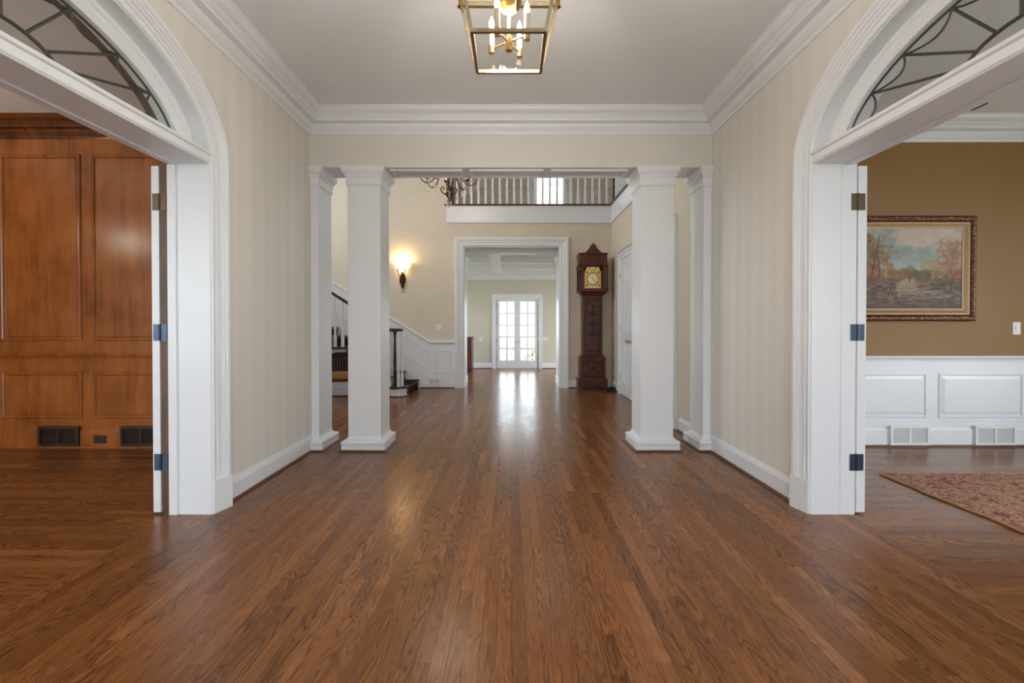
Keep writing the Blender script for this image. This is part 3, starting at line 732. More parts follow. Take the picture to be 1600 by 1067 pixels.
# ================================================================== windows and glazed doors
def glazed(name, plane, a, u0, u1, z0, z1, nx, nz, sign, label, cat='window', dep=0.06, bar=0.05, casing=True, port=True):
    """framed window with muntins; plane as in wall_mb, sign = direction into the room along the plane normal"""
    cu = (u0 + u1) / 2
    w = empty(name, (a, cu, z0) if plane == 'x' else (cu, a, z0), 0, label, cat, None, 'structure')
    def bx(mb, ua, ub, za, zb, d0, d1):
        ua -= cu; ub -= cu; za -= z0; zb -= z0
        return mb.box(d0, d1, ua, ub, za, zb) if plane == 'x' else mb.box(ua, ub, d0, d1, za, zb)
    fr = MB()
    bx(fr, u0, u0 + bar, z0, z1, -dep / 2, dep / 2); bx(fr, u1 - bar, u1, z0, z1, -dep / 2, dep / 2)
    bx(fr, u0 + bar, u1 - bar, z0, z0 + bar, -dep / 2, dep / 2); bx(fr, u0 + bar, u1 - bar, z1 - bar, z1, -dep / 2, dep / 2)
    obj('window_frame', fr, 'trim_white', w)
    mu = MB(); gu = (u1 - u0 - 2 * bar) / nx; gz = (z1 - z0 - 2 * bar) / nz
    for i in range(1, nx): bx(mu, u0 + bar + gu * i - 0.011, u0 + bar + gu * i + 0.011, z0 + bar, z1 - bar, -0.016, 0.016)
    for i in range(1, nz): bx(mu, u0 + bar, u1 - bar, z0 + bar + gz * i - 0.011, z0 + bar + gz * i + 0.011, -0.0155, 0.0155)
    if mu.v: obj('muntins', mu, 'trim_white', w)
    for i in range(nx):
        for j in range(nz):
            obj('pane', bx(MB(), u0 + bar + gu * i, u0 + bar + gu * (i + 1), z0 + bar + gz * j, z0 + bar + gz * (j + 1), -0.002, 0.002), 'clear_glass', w)
    if casing:
        cs = MB(); c = 0.1
        d0, d1 = sign * 0.1, sign * 0.125
        bx(cs, u0 - c, u0, z0 - c, z1 + c, d0, d1); bx(cs, u1, u1 + c, z0 - c, z1 + c, d0, d1)
        bx(cs, u0, u1, z1, z1 + c, d0, d1); bx(cs, u0, u1, z0 - c, z0, d0, d1)
        obj('window_casing', cs, 'trim_white', w)
    if port:
        off = -sign * 0.12
        loc = (a + off, cu, (z0 + z1) / 2) if plane == 'x' else (cu, a + off, (z0 + z1) / 2)
        rot = (0, -sign * PI / 2, 0) if plane == 'x' else (sign * PI / 2, 0, 0)
        if plane == 'x': portal(loc, rot, z1 - z0, u1 - u0)
        else: portal(loc, rot, u1 - u0, z1 - z0)
    return w
glazed('window_3', 'y', Y0 - 0.1, -6.3, -3.9, 0.4, 2.7, 4, 4, 1, 'tall white window in the front wall of the panelled room')  # unseen window, added to bring daylight into the panelled room
glazed('window_4', 'y', Y0 - 0.1, 3.7, 4.8, 0.5, 2.6, 2, 4, 1, 'tall white window in the front wall of the brown room')  # unseen, put in as daylight for the brown room
glazed('window_5', 'x', 6.6, 0.9, 2.9, 0.5, 2.6, 4, 4, -1, 'tall white window in the side wall of the brown room')  # second unseen window added to light the brown room
glazed('window_6', 'x', -5.52, 5.6, 7.8, 2.9, 5.2, 4, 4, 1, 'tall stair window above the stair landing')  # unseen window added for extra hall light
glazed('window_7', 'y', 10.38, 0.54, 1.22, 3.55, 5.6, 1, 1, -1, 'bright upstairs window behind the gallery balusters')
glazed('window_8', 'x', -3.6, 9.7, 11.9, 0.3, 2.3, 3, 4, 1, 'white window in the far room wall on the cabinet side')
glazed('window_9', 'x', 3.6, 9.7, 11.9, 0.3, 2.3, 3, 4, -1, 'white window in the far room wall opposite the cabinet')

obj('blind', MB().box(-0.30, 0.30, -0.045, -0.043, 0.04, 2.0), 'sheer_blind', bpy.data.objects['window_7'])  # sheet added to dim the window so the balusters stay visible

def french(name, y, x0, x1, zt, sign, label, hinges=4, cw=0.11, bars=(0.085, 0.12, 0.22), proud=0.0):
    """pair of glazed doors, 2 x 5 panes each; sign: side of the room (-1 = room towards -y)"""
    cx = (x0 + x1) / 2
    d = empty(name, (cx, y, 0), 0, label, 'glazed doors', None, 'structure')
    h = (x1 - x0) / 2
    CP = [(0, 0), (0, 0.012), (0.01, 0.02), (0.06, 0.02), (0.07, 0.028), (cw, 0.03), (cw, 0)]
    pth = [(-h - 0.012, 0, 0), (-h - 0.012, 0, zt + 0.012), (h + 0.012, 0, zt + 0.012), (h + 0.012, 0, 0)]
    obj('door_casing', MB().sweep([(p[0], 0, p[2]) for p in pth], (0, sign, 0), CP, flip=(sign > 0)), 'trim_white', d)
    fr = MB().box(-h - 0.012, -h, 0, -sign * 0.12, 0, zt).box(h, h + 0.012, 0, -sign * 0.12, 0, zt).box(-h - 0.012, h + 0.012, 0, -sign * 0.12, zt, zt + 0.012)
    obj('door_frame', fr, 'trim_white', d)
    st, tr, br = bars
    obj('threshold', MB().box(-h, h, 0, -sign * 0.12, 0.0, 0.0035), 'shoe_wood', d)
    obj('astragal', MB().box(-0.014, 0.014, -sign * 0.008, -sign * 0.0095, 0.006, zt - 0.002), 'trim_white', d)
    for s in (-1, 1):
        a, b = (-h + 0.001, -0.001) if s < 0 else (0.001, h - 0.001)
        yy = -sign * 0.03
        z0, z1 = 0.004, zt - 0.001
        mb = MB().box(a, a + st, yy - 0.02, yy + 0.02, z0, z1).box(b - st, b, yy - 0.02, yy + 0.02, z0, z1)
        mb.box(a + st, b - st, yy - 0.02, yy + 0.02, z0, z0 + br).box(a + st, b - st, yy - 0.02, yy + 0.02, z1 - tr * 0.7, z1)
        ga, gb, gz0, gz1 = a + st, b - st, z0 + br, z1 - tr * 0.7
        mb.box((ga + gb) / 2 - 0.02, (ga + gb) / 2 + 0.02, yy - 0.014, yy + 0.014, gz0, gz1)
        for i in range(1, 5):
            z = gz0 + (gz1 - gz0) * i / 5; mb.box(ga, gb, yy - 0.0135, yy + 0.0135, z - 0.02, z + 0.02)
        lf = obj('door_leaf', mb, 'trim_white', d)
        for i in range(2):
            for j in range(5):
                pa = ga + (gb - ga) / 2 * i; pz = gz0 + (gz1 - gz0) / 5 * j
                obj('pane', MB().box(pa, pa + (gb - ga) / 2, yy - 0.002, yy + 0.002, pz, pz + (gz1 - gz0) / 5), 'door_glass' if sign < 0 else 'clear_glass', lf)
        kx = -0.05 * 1 if s < 0 else 0.05
        kn = MB().lathe([(0.026, 0), (0.026, 0.006), (0.01, 0.01), (0.01, 0.03), (0.024, 0.04), (0.027, 0.052), (0.018, 0.064), (0.002, 0.067)], (0, 0, 0), 12, 'y')
        if sign < 0: kn.v = [(v[0], -v[1], v[2]) for v in kn.v]
        obj('door_knob', kn, 'nickel', lf, loc=(kx, yy + sign * 0.02, 0.735))
        for j in range(hinges):
            z = 0.27 + (zt - 0.45) * j / (hinges - 1); xx = -h + 0.002 if s < 0 else h - 0.002
            obj('hinge', MB().lathe([(0.009, z - 0.05), (0.009, z + 0.05)], (xx, yy + sign * 0.024, 0), 8).box(xx - 0.014, xx + 0.014, yy + sign * 0.0205, yy + sign * 0.0225, z - 0.05, z + 0.05), 'nickel', lf)
    portal((cx, y - sign * 0.3, zt / 2), (sign * PI / 2, 0, 0), x1 - x0, zt)
    return d
french('door_3', YF, DX0, DX1, DZ - 0.012, -1, 'white glazed double doors at the end of the far room')
french('door_4', Y0, -0.9, 0.9, 2.40, 1, 'wide glazed entrance doors behind the foyer', cw=0.12)  # unseen entrance added behind the camera to supply daylight

# ================================================================== cased opening to the far room
CP2 = [(0, 0), (0, 0.016), (0.012, 0.024), (0.055, 0.024), (0.065, 0.032), (0.10, 0.034), (0.11, 0.044), (0.155, 0.046), (0.16, 0.04), (0.16, 0)]
t = struct('trim_7', MB().sweep([(OX0, YB, 0), (OX0, YB, OZ), (OX1, YB, OZ), (OX1, YB, 0)], (0, -1, 0), CP2), 'trim_white', 'white casing of the opening into the far room', 'door casing')
obj('jamb_lining', MB().sweep([(OX0, YB, 0), (OX0, YB, OZ), (OX1, YB, OZ), (OX1, YB, 0)], (0, -1, 0), [(0, 0.0), (-0.02, 0.0), (-0.02, -0.24), (0, -0.24)]), 'trim_white', t)
for s, x in ((-1, OX0), (1, OX1)):
    p = empty('pilaster', (x + s * 0.075, 9.25, 0), 0, 'white panelled pilaster in the far opening on the %s' % ('stair side' if s < 0 else 'clock side'), 'pilaster')
    obj('shaft', MB().box(-0.06, 0.06, -0.29, 0.29, 0, 2.598), 'trim_white', p)
    obj('base', ring_sweep(0.12, 0.58, [(0.012, 0), (0.012, 0.13), (0.006, 0.145), (0, 0.15)]), 'trim_white', p)
    obj('capital', ring_sweep(0.12, 0.58, [(0, 2.36), (0.012, 2.365), (0.012, 2.39), (0.003, 2.395), (0.003, 2.43), (0.02, 2.44), (0.02, 2.46), (0.01, 2.47), (0.03, 2.52), (0.045, 2.545), (0.05, 2.56), (0.05, 2.60)]), 'trim_white', p)

# ================================================================== closet doors in the right hall wall
cl = empty('door_5', (XW, 6.6, 0), 0, 'row of white six panel closet doors beside the tall clock', 'closet doors', None, 'structure')
y0, y1, zt = 5.34 - 6.6, 7.9 - 6.6, 2.32
obj('door_casing', MB().sweep([(0, y0, 0), (0, y0, zt), (0, y1, zt), (0, y1, 0)], (-1, 0, 0), [(0, 0), (0, 0.014), (0.01, 0.02), (0.07, 0.022), (0.08, 0.03), (0.11, 0.032), (0.11, 0)], flip=True), 'trim_white', cl)
obj('door_cornice', MB().sweep([(0, y1 + 0.11, zt + 0.11), (0, y0 - 0.11, zt + 0.11)][::-1], (0, 0, 1), [(0, 0), (0.03, 0), (0.035, 0.015), (0.06, 0.035), (0.06, 0.05), (0, 0.05)]), 'trim_white', cl)
lw = (y1 - y0) / 4
for i in range(4):
    a, b = y0 + lw * i + 0.002, y0 + lw * (i + 1) - 0.002
    lf = obj('door_leaf', MB().box(-0.012, 0.02, a, b, 0.012, zt - 0.003), 'trim_white', cl, bevel=0.0015)
    for (z0, z1) in ((0.2, 0.86), (1.06, 1.80), (1.92, 2.2)):
        for (u0, u1) in ((a + 0.09, (a + b) / 2 - 0.035), ((a + b) / 2 + 0.035, b - 0.09)):
            obj('panel', MB().sweep([(-0.012, u0, z0), (-0.012, u1, z0), (-0.012, u1, z1), (-0.012, u0, z1)], (-1, 0, 0), [(0, 0), (0.004, 0.006), (0.012, 0.008), (0.02, 0.002), (0.035, 0.004), (0.035, 0)], True, flip=True), 'trim_white', lf)
    kn = MB().lathe([(0.024, 0), (0.024, -0.006), (0.01, -0.01), (0.01, -0.03), (0.026, -0.042), (0.026, -0.056), (0.002, -0.064)], (0, 0, 0), 10, 'x')
    obj('door_knob', kn, 'nickel', lf, loc=(-0.012, a + 0.05 if i % 2 else b - 0.05, 0.93))
    for z in (0.3, 1.15, 2.05):
        e = b if i == 3 or i == 1 else a
        obj('hinge', MB().lathe([(0.008, z - 0.05), (0.008, z + 0.05)], (-0.016, e, 0), 8).box(-0.0145, -0.012, e - 0.02, e + 0.02, z - 0.05, z + 0.05), 'nickel' if z < 2 else 'brass', lf)

# ================================================================== staircase
RI, RU, NS = 0.165, 0.257, 10
SX, SY0 = -1.756, 7.64
st = empty('staircase', (SX, SY0, 0), 0, 'white staircase with dark treads and turned balusters along the back wall', 'staircase')
def S(x, y, z): return (x - SX, y - SY0, z)
def smb(mb): mb.v = [(v[0] - SX, v[1] - SY0, v[2]) for v in mb.v]; return mb
yw = YB - 0.022
for i in range(NS):
    xr = SX - RU * i; z = RI * (i + 1)
    if i == 0:
        cyl = [(SX + 0.02, yw), (SX + 0.02, 7.86)] + [(-1.90 + 0.165 * math.cos(q), 7.665 + 0.165 * math.sin(q)) for q in [math.radians(30 - 12 * j) for j in range(18)]] + [(-2.15, 7.58), (-2.15, 7.64), (SX - RU - 0.02, 7.64), (SX - RU - 0.02, yw)]
        obj('tread', smb(MB().prism(cyl, 'z', z - 0.028, z)), 'dark_stair_wood', st, bevel=0.003)
        inn = [(-1.90 + 0.14 * math.cos(q), 7.665 + 0.14 * math.sin(q)) for q in [math.radians(60 - 12 * j) for j in range(20)]] + [(-2.15, 7.61), (-2.15, 7.9), (-1.82, 7.9)]
        obj('curtail_riser', smb(MB().prism(inn, 'z', 0.0, z - 0.028)), 'trim_white', st)
        obj('riser', smb(MB().box(xr - 0.02, xr, 7.74, yw, 0, z - 0.028)), 'dark_stair_wood', st)
        obj('shoe_moulding', smb(MB().tube([(-1.90 + 0.148 * math.cos(q), 7.665 + 0.148 * math.sin(q), 0.008) for q in [math.radians(40 - 12 * j) for j in range(17)]], 0.009, 6)), 'shoe_wood', st)
    else:
        obj('tread', smb(MB().box(xr - RU - 0.01, xr + 0.025, SY0 - 0.03, yw, z - 0.028, z)), 'dark_stair_wood', st, bevel=0.004)
        obj('riser', smb(MB().box(xr - 0.018, xr, SY0 + 0.01, yw, z - RI, z - 0.028)), 'dark_stair_wood', st)
    # carpet runner and its rod
    obj('runner', smb(MB().box(xr - RU + 0.008, xr + 0.03, 7.86, 8.50, z, z + 0.008).box(xr + 0.001, xr + 0.009, 7.86, 8.50, z - RI + 0.009, z - 0.03)), 'runner_carpet', st)
    rod = MB().tube([(xr + 0.016, 7.80, z - RI + 0.018), (xr + 0.016, 8.56, z - RI + 0.018)], 0.006, 6)
    for yy in (7.79, 8.57): rod.ball((xr + 0.016, yy, z - RI + 0.02), 0.018, 8, 6)
    if i: obj('stair_rod', smb(rod), 'black_rubber', st)
# stringer / closed side
poly = [(SX - 0.30, 0.0)]
for i in range(1, NS):
    xr = SX - RU * i; poly += [(xr, RI * i - 0.03), (xr, RI * (i + 1) - 0.03)]
xe = SX - RU * NS
poly += [(xe, RI * NS - 0.03), (-5.44, RI * NS - 0.03), (-5.44, 0.0)]
poly[0] = (SX - RU, 0.0)
obj('stringer', smb(MB().prism(poly, 'y', SY0, SY0 + 0.03)), 'trim_white', st)
obj('side_base', smb(MB().box(-5.44, -2.2, SY0 - 0.014, SY0, 0, 0.15)), 'trim_white', st)
obj('side_shoe', smb(MB().box(-5.44, -2.2, SY0 - 0.03, SY0 - 0.014, 0, 0.018)), 'shoe_wood', st)
obj('landing', smb(MB().box(-5.44, xe, SY0 - 0.02, yw, RI * NS - 0.03, RI * NS)), 'dark_stair_wood', st)
# balusters
def baluster_mesh(h, nm='baluster', mat='trim_white', w=0.021, blk=0.2):
    pr = [(w, 0), (w, blk)]
    mb = MB().lathe(pr, (0, 0, 0), 4, square=True)
    z = blk
    q = [(w, z), (w * 1.05, z + 0.006), (w * 0.75, z + 0.02), (w * 1.1, z + 0.034), (w * 1.1, z + 0.042), (w * 0.7, z + 0.055), (w * 1.15, z + 0.12), (w * 0.95, z + 0.2), (w * 0.62, h)]
    mb.lathe(q, (0, 0, 0), 10)
    return mb.mesh(nm, mat)
RAIL0 = 1.09
def rail_z(x): return RAIL0 + 0.03 + max(0.0, (-2.06 - x)) * RI / RU
for i in range(1, NS):
    for j in range(2):
        x = SX - RU * i - 0.055 - 0.128 * j; z = RI * (i + 1)
        h = rail_z(x) - z - 0.02
        link('baluster', baluster_mesh(h), st, S(x, SY0 + 0.035, z))
hb = RAIL0 - RI
bm0 = baluster_mesh(hb)
for (dx, dy) in ((-0.085, -0.035), (0.07, -0.06), (0.115, 0.02), (0.03, 0.105), (-0.07, 0.075)):
    link('baluster', bm0, st, S(-1.955 + dx, 7.665 + dy, RI))
nw = MB().lathe([(0.022, 0), (0.022, 0.19), (0.027, 0.2), (0.018, 0.215), (0.026, 0.235), (0.02, 0.27), (0.026, 0.40), (0.022, 0.6), (0.017, 0.78), (0.022, 0.82), (0.018, 0.84), (0.03, hb)], (0, 0, 0), 14)
obj('newel', nw, 'dark_stair_wood', st, loc=S(-1.955, 7.665, RI))
vol = MB().lathe([(0.105, 0), (0.125, 0.01), (0.128, 0.03), (0.115, 0.045), (0.06, 0.052), (0.001, 0.053)], (-1.945, 7.668, RAIL0), 24)
obj('volute', smb(vol), 'handrail_wood', st)
pts = [(-1.98, SY0 + 0.035, RAIL0 + 0.025), (-2.06, SY0 + 0.035, RAIL0 + 0.03)]
HR = [(-0.028, -0.022), (0.028, -0.022), (0.032, 0.0), (0.026, 0.022), (0.012, 0.03), (-0.012, 0.03), (-0.026, 0.022), (-0.032, 0.0)]
pts.append((xe - 0.2, SY0 + 0.035, rail_z(xe - 0.2)))
mb = MB(); vs = []
for p in pts:
    for (u, w) in HR: vs.append((p[0], p[1] + u, p[2] + w))
fs = []
for i in range(len(pts) - 1):
    for e in range(8): fs.append((i * 8 + e, i * 8 + (e + 1) % 8, i * 8 + 8 + (e + 1) % 8, i * 8 + 8 + e))
fs += [tuple(range(8)), tuple(range(16, 24))]
obj('handrail', smb(MB().add(vs, fs)), 'handrail_wood', st)
obj('landing_newel', MB().lathe([(0.045, 0), (0.045, 0.25), (0.03, 0.28), (0.04, 0.32), (0.028, 0.6), (0.04, 0.85), (0.045, 0.88), (0.045, 1.10), (0.055, 1.11), (0.04, 1.14), (0.005, 1.16)], S(xe - 0.22, SY0 + 0.035, RI * NS), 12), 'handrail_wood', st)
# wainscot on the back wall following the stairs
sl = RI / RU * 0.96
XK, ZK = -1.535, 0.875
def wz(x): return ZK + max(0, XK - x) * sl
wp = [(OX0 - 0.16, 0), (OX0 - 0.16, ZK), (XK, ZK), (-5.44, wz(-5.44)), (-5.44, 0)]
wn = struct('trim_8', MB().prism(wp, 'y', YB - 0.02, YB), 'trim_white', 'white panelled wainscot climbing with the stairs', 'wainscot')
CAPP = [(0, 0.0), (0, 0.024), (-0.012, 0.05), (-0.03, 0.05), (-0.036, 0.036), (-0.055, 0.034), (-0.062, 0.02)]
obj('wainscot_cap', MB().sweep([(OX0 - 0.16, YB - 0.0, ZK + 0.02), (XK, YB, ZK + 0.02), (-5.44, YB, wz(-5.44) + 0.02)], (0, -1, 0), [(a, b) for a, b in CAPP], flip=True), 'trim_white', wn)
PM = [(0, 0), (0.004, 0.008), (0.014, 0.010), (0.022, 0.003), (0.03, 0.003), (0.03, 0)]
yq = YB - 0.02
obj('panel', MB().sweep(RECT(-1.44, -1.15, 0.285, 0.71, yq), (0, -1, 0), PM, True), 'trim_white', wn)
for (xa, xb) in ((-2.75, -1.56), (-4.0, -2.85), (-5.2, -4.1)):
    za, zb = wz(xa) - 0.17, wz(xb) - 0.17
    pts = [(xa, yq, za - 0.40), (xb, yq, zb - 0.40), (xb, yq, zb), (xa, yq, za)]
    obj('panel', MB().sweep(pts, (0, -1, 0), PM, True), 'trim_white', wn)
baseboard('baseboard_hall_back', [(OX0 - 0.16, yq, 0), (SX + 0.03, yq, 0)], 'white baseboard of the wainscot at the foot of the stairs', [(0, 0), (0.012, 0), (0.012, 0.10), (0, 0.11)])

# ================================================================== upstairs gallery
FP = [(0, 0), (0.022, 0), (0.026, 0.02), (0.022, 0.035), (0.014, 0.04), (0.014, 0.33), (0.0, 0.335)]
gp = [(-1.224, YB, 3.13), (XW, YB, 3.13), (XW, YH + 0.33, 3.13)]
struct('trim_9', MB().sweep(gp[::-1], (0, 0, 1), FP), 'trim_white', 'white fascia board along the gallery edge', 'fascia')
bal = empty('balustrade', (XW, YB, ZU), 0, 'white gallery balustrade with dark rails upstairs', 'balustrade')
def G(x, y, z): return (x - XW, y - YB, z - ZU)
NOS = [(-0.10, -0.022), (0.045, -0.022), (0.05, -0.01), (0.045, 0.003), (-0.10, 0.003)]
obj('nosing', MB().sweep([G(XW, YH + 0.33, ZU), G(XW, YB, ZU), G(-1.26, YB, ZU)], (0, 0, 1), NOS), 'handrail_wood', bal)
obj('handrail', MB().sweep([G(XW + 0.06, YH + 0.33, ZU + 0.95), G(XW + 0.06, YB + 0.06, ZU + 0.95), G(-1.20, YB + 0.06, ZU + 0.95)], (0, 0, 1), HR), 'handrail_wood', bal)
bme = baluster_mesh(0.935, blk=0.26)
nb = 22
for i in range(nb):
    link('baluster', bme, bal, G(-1.03 + (XW - 0.08 + 1.03) * i / (nb - 1), YB + 0.06, ZU))
for i in range(28):
    link('baluster', bme, bal, G(XW + 0.06, YB - 0.1 - 0.135 * i, ZU))
npm = MB().lathe([(0.045, 0), (0.045, 0.28), (0.03, 0.30), (0.042, 0.33), (0.03, 0.36), (0.038, 0.6), (0.03, 0.80), (0.045, 0.84), (0.045, 0.99), (0.06, 1.0), (0.05, 1.03), (0.01, 1.06)], (0, 0, 0), 12).mesh('newel_post', 'handrail_wood')
link('newel_post', npm, bal, G(-1.14, YB + 0.06, ZU))
npm2 = MB().lathe([(0.018, 0), (0.018, 0.28), (0.012, 0.30), (0.02, 0.33), (0.014, 0.4), (0.02, 0.6), (0.013, 0.92), (0.02, 0.95)], (0, 0, 0), 10).mesh('newel_post', 'dark_stair_wood')
link('newel_post', npm2, bal, G(XW + 0.05, YB + 0.05, ZU))
# upstairs wainscot rail and door casing
uw = struct('trim_10', MB().box(-1.2, 0.40, 10.288, 10.3, ZU, ZU + 0.82).box(1.52, 3.4, 10.288, 10.3, ZU, ZU + 0.82), 'cream_paint', 'painted wainscot on the upstairs wall', 'wainscot')
for z in (ZU + 0.80, ZU + 0.62):
    obj('rail_moulding', MB().box(-1.2, 0.40, 10.27, 10.288, z, z + 0.03).box(1.52, 3.4, 10.27, 10.288, z, z + 0.03), 'cream_paint', uw, bevel=0.004)
struct('trim_11', MB().box(1.24, 1.36, 10.26, 10.3, ZU, 5.7).box(0.40, 0.52, 10.26, 10.3, ZU, 5.7), 'trim_white', 'white upright casings beside the upstairs window', 'casing')

# ================================================================== lantern in the foyer
LC = (-0.01, 2.085)
ln = empty('lantern', (LC[0], LC[1], 2.43), 0, 'brass and glass box lantern hanging from the foyer ceiling', 'pendant light')
ab, atp, hh = 0.155, 0.243, 0.396
def q4(a, z, w=0.0): return [(-a, -a, z), (a, -a, z), (a, a, z), (-a, a, z)]
def bar(p, q, t=0.009, mat='antique_brass', name='frame_bar'):
    p, q = Vector(p), Vector(q); d = (q - p).normalized()
    up = Vector((0, 0, 1)) if abs(d.z) < 0.8 else Vector((1, 0, 0)); s = d.cross(up).normalized(); u = s.cross(d)
    vs = [e + s * a * t + u * b * t for e in (p, q) for a, b in ((-1, -1), (1, -1), (1, 1), (-1, 1))]
    return obj(name, MB().add(vs, [(0, 1, 2, 3), (7, 6, 5, 4)] + [(i, (i + 1) % 4, 4 + (i + 1) % 4, 4 + i) for i in range(4)]), mat, ln)
B4, T4 = q4(ab, 0.008), q4(atp, hh)
for i in range(4):
    j = (i + 1) % 4
    bar(B4[i], B4[j], 0.0075); bar(B4[i], T4[i], 0.0075)
    e = (Vector(T4[j]) - Vector(T4[i])).normalized() * 0.02
    bar(Vector(T4[i]) - e, Vector(T4[j]) + e, 0.011)
    mb = MB(); ins = 0.995
    P = [Vector(B4[i]) * ins, Vector(B4[j]) * ins, Vector(T4[j]) * ins, Vector(T4[i]) * ins]
    mb.add(P, [(0, 1, 2, 3)]); obj('glass_pane', mb, 'lantern_glass', ln)
mb = MB().add([(v[0] * .97, v[1] * .97, 0.010) for v in B4], [(0, 1, 2, 3)]); obj('glass_pane', mb, 'lantern_glass', ln)
for i in range(4): bar(T4[i], (0, 0, hh + 0.20), 0.007, name='roof_bar')
obj('stem', MB().lathe([(0.016, 0.018), (0.018, 0.022), (0.018, 0.078), (0.0075, 0.083), (0.0075, 0.60), (0.02, 0.61), (0.02, 0.63), (0.007, 0.64), (0.007, ZC - 2.43 - 0.03)], (0, 0, 0), 14), 'brass', ln)
obj('canopy', MB().lathe([(0.065, 0), (0.065, -0.012), (0.03, -0.03), (0.008, -0.036)], (0, 0, ZC - 2.43), 20), 'brass', ln)
def cluster(z, rot, r=0.088):
    for i in range(4):
        w = rot + PI / 2 * i; c, s_ = math.cos(w), math.sin(w)
        cx, cy = r * c, r * s_
        obj('arm', MB().tube([(0.014 * c, 0.014 * s_, z + 0.012), (cx, cy, z + 0.012)], 0.0045, 8), 'brass', ln)
        cd = obj('candle', MB().lathe([(0.0125, z + 0.022), (0.0125, z + 0.105)], (cx, cy, 0), 14), 'candle_sleeve', ln)
        obj('candle_cup', MB().lathe([(0.011, z - 0.012), (0.0145, z - 0.010), (0.0145, z + 0.024), (0.0128, z + 0.025)], (cx, cy, 0), 14), 'brass', cd)
        obj('bulb', MB().lathe([(0.006, 0), (0.012, 0.012), (0.0135, 0.022), (0.010, 0.036), (0.004, 0.052), (0.0005, 0.058)], (cx, cy, z + 0.105), 10), 'bulb_glow', cd)
cluster(0.045, math.radians(58), 0.095) 
for i in range(4):
    w = math.radians(83) + PI / 2 * i
    # oval brass reflector discs hung round the stem
    mb = MB().lathe([(0.052, -0.0015), (0.054, 0), (0.052, 0.0015)], (0, 0, 0), 24, 'x')
    mb.v = [(v[0], v[1], v[2] * 1.35) for v in mb.v]
    o = obj('reflector_disc', mb, 'disc_brass', ln, loc=(0.05 * math.cos(w), 0.05 * math.sin(w), 0.27)); o.rotation_euler = (0, math.radians(14), w)
ld = bpy.data.lights.new('lantern_light', 'POINT'); ld.energy = 72; ld.color = (1.0, 0.93, 0.82); ld.shadow_soft_size = 0.06
lo = bpy.data.objects.new('lantern_light', ld); COL.objects.link(lo); lo.location = (-0.01, 2.085, 2.43 + 0.21)

# ================================================================== pendant lamp of the panelled room
pl = empty('pendant_lamp', (-5.25, 2.6, 2.15), 0, 'bowl pendant lamp hanging in the panelled room', 'pendant light')
obj('bowl', MB().lathe([(0.01, 0.0), (0.10, 0.015), (0.17, 0.06), (0.20, 0.12), (0.195, 0.12), (0.16, 0.065), (0.09, 0.022), (0.01, 0.01)], (0, 0, 0), 24), 'shade_glow', pl)
obj('rim', MB().tube([(0.20 * math.cos(2 * PI * i / 24), 0.20 * math.sin(2 * PI * i / 24), 0.12) for i in range(24)], 0.008, 6, True), 'bronze', pl)
obj('stem', MB().lathe([(0.02, 0.10), (0.012, 0.13), (0.008, 0.2), (0.008, ZC - 2.15 - 0.02), (0.05, ZC - 2.15 - 0.01), (0.05, ZC - 2.15)], (0, 0, 0), 12), 'bronze', pl)
for i in range(3):
    q = 2 * PI * i / 3; obj('arm', MB().tube([(0.20 * math.cos(q), 0.20 * math.sin(q), 0.12), (0.1 * math.cos(q), 0.1 * math.sin(q), 0.26), (0, 0, 0.36)], 0.005, 6), 'bronze', pl)
ld = bpy.data.lights.new('pendant_light', 'POINT'); ld.energy = 20; ld.color = (1.0, 0.92, 0.80); ld.shadow_soft_size = 0.09
lo = bpy.data.objects.new('pendant_light', ld); COL.objects.link(lo); lo.location = (-5.25, 2.6, 2.15 + 0.15)

# ================================================================== wall sconce
sc = empty('wall_sconce', (-2.06, YB, 2.06), 0, 'lit bronze wall sconce with glowing fan shade', 'wall lamp')
pr = [(0.0, -0.19), (0.02, -0.15), (0.03, -0.11), (0.055, -0.04), (0.062, 0.01), (0.05, 0.06), (0.035, 0.09), (0.02, 0.13), (0.0, 0.16)]
poly = pr + [(-a, z) for a, z in pr[::-1][1:-1]]
mb = MB(); mb.prism(poly, 'y', -0.02, 0.0); mb.prism([(a * .6, z * .7) for a, z in poly], 'y', -0.045, -0.02)
obj('backplate', mb, 'bronze', sc, bevel=0.004)
obj('finial', MB().lathe([(0.003, -0.245), (0.016, -0.225), (0.008, -0.2), (0.018, -0.185), (0.004, -0.165)], (0, -0.02, 0), 10), 'nickel', sc)
for s in (-1, 1):
    obj('arm', MB().tube([(s * 0.03, -0.03, 0.03), (s * 0.05, -0.06, 0.06), (s * 0.062, -0.08, 0.11), (s * 0.072, -0.085, 0.16), (s * 0.08, -0.085, 0.185)], [0.006, 0.007, 0.007, 0.009, 0.016], 8), 'bronze', sc)
sh = MB(); k = 20; rows_ = [(0.075, 0.19), (0.10, 0.225), (0.125, 0.27), (0.14, 0.315)]; vs = []
for (r, z) in rows_:
    for i in range(k + 1):
        w = PI * i / k; rr = r * (1 + 0.05 * (i % 2)); vs.append((-rr * math.cos(w), -0.012 - rr * math.sin(w) * 0.8, z))
fs = [(a * (k + 1) + i, a * (k + 1) + i + 1, (a + 1) * (k + 1) + i + 1, (a + 1) * (k + 1) + i) for a in range(3) for i in range(k)]
vs += [(v[0] * .95, -0.012 + (v[1] + 0.012) * .95, v[2] + 0.004) for v in vs]; n0 = 4 * (k + 1)
fs += [tuple(i + n0 for i in f[::-1]) for f in fs]
obj('shade', sh.add(vs, fs, True), 'shade_glow', sc, angle=80)
for s in (-1, 1): obj('bulb', MB().ball((s * 0.045, -0.06, 0.255), 0.02, 10, 8, (1, 1, 1.5)), 'bulb_glow', sc)
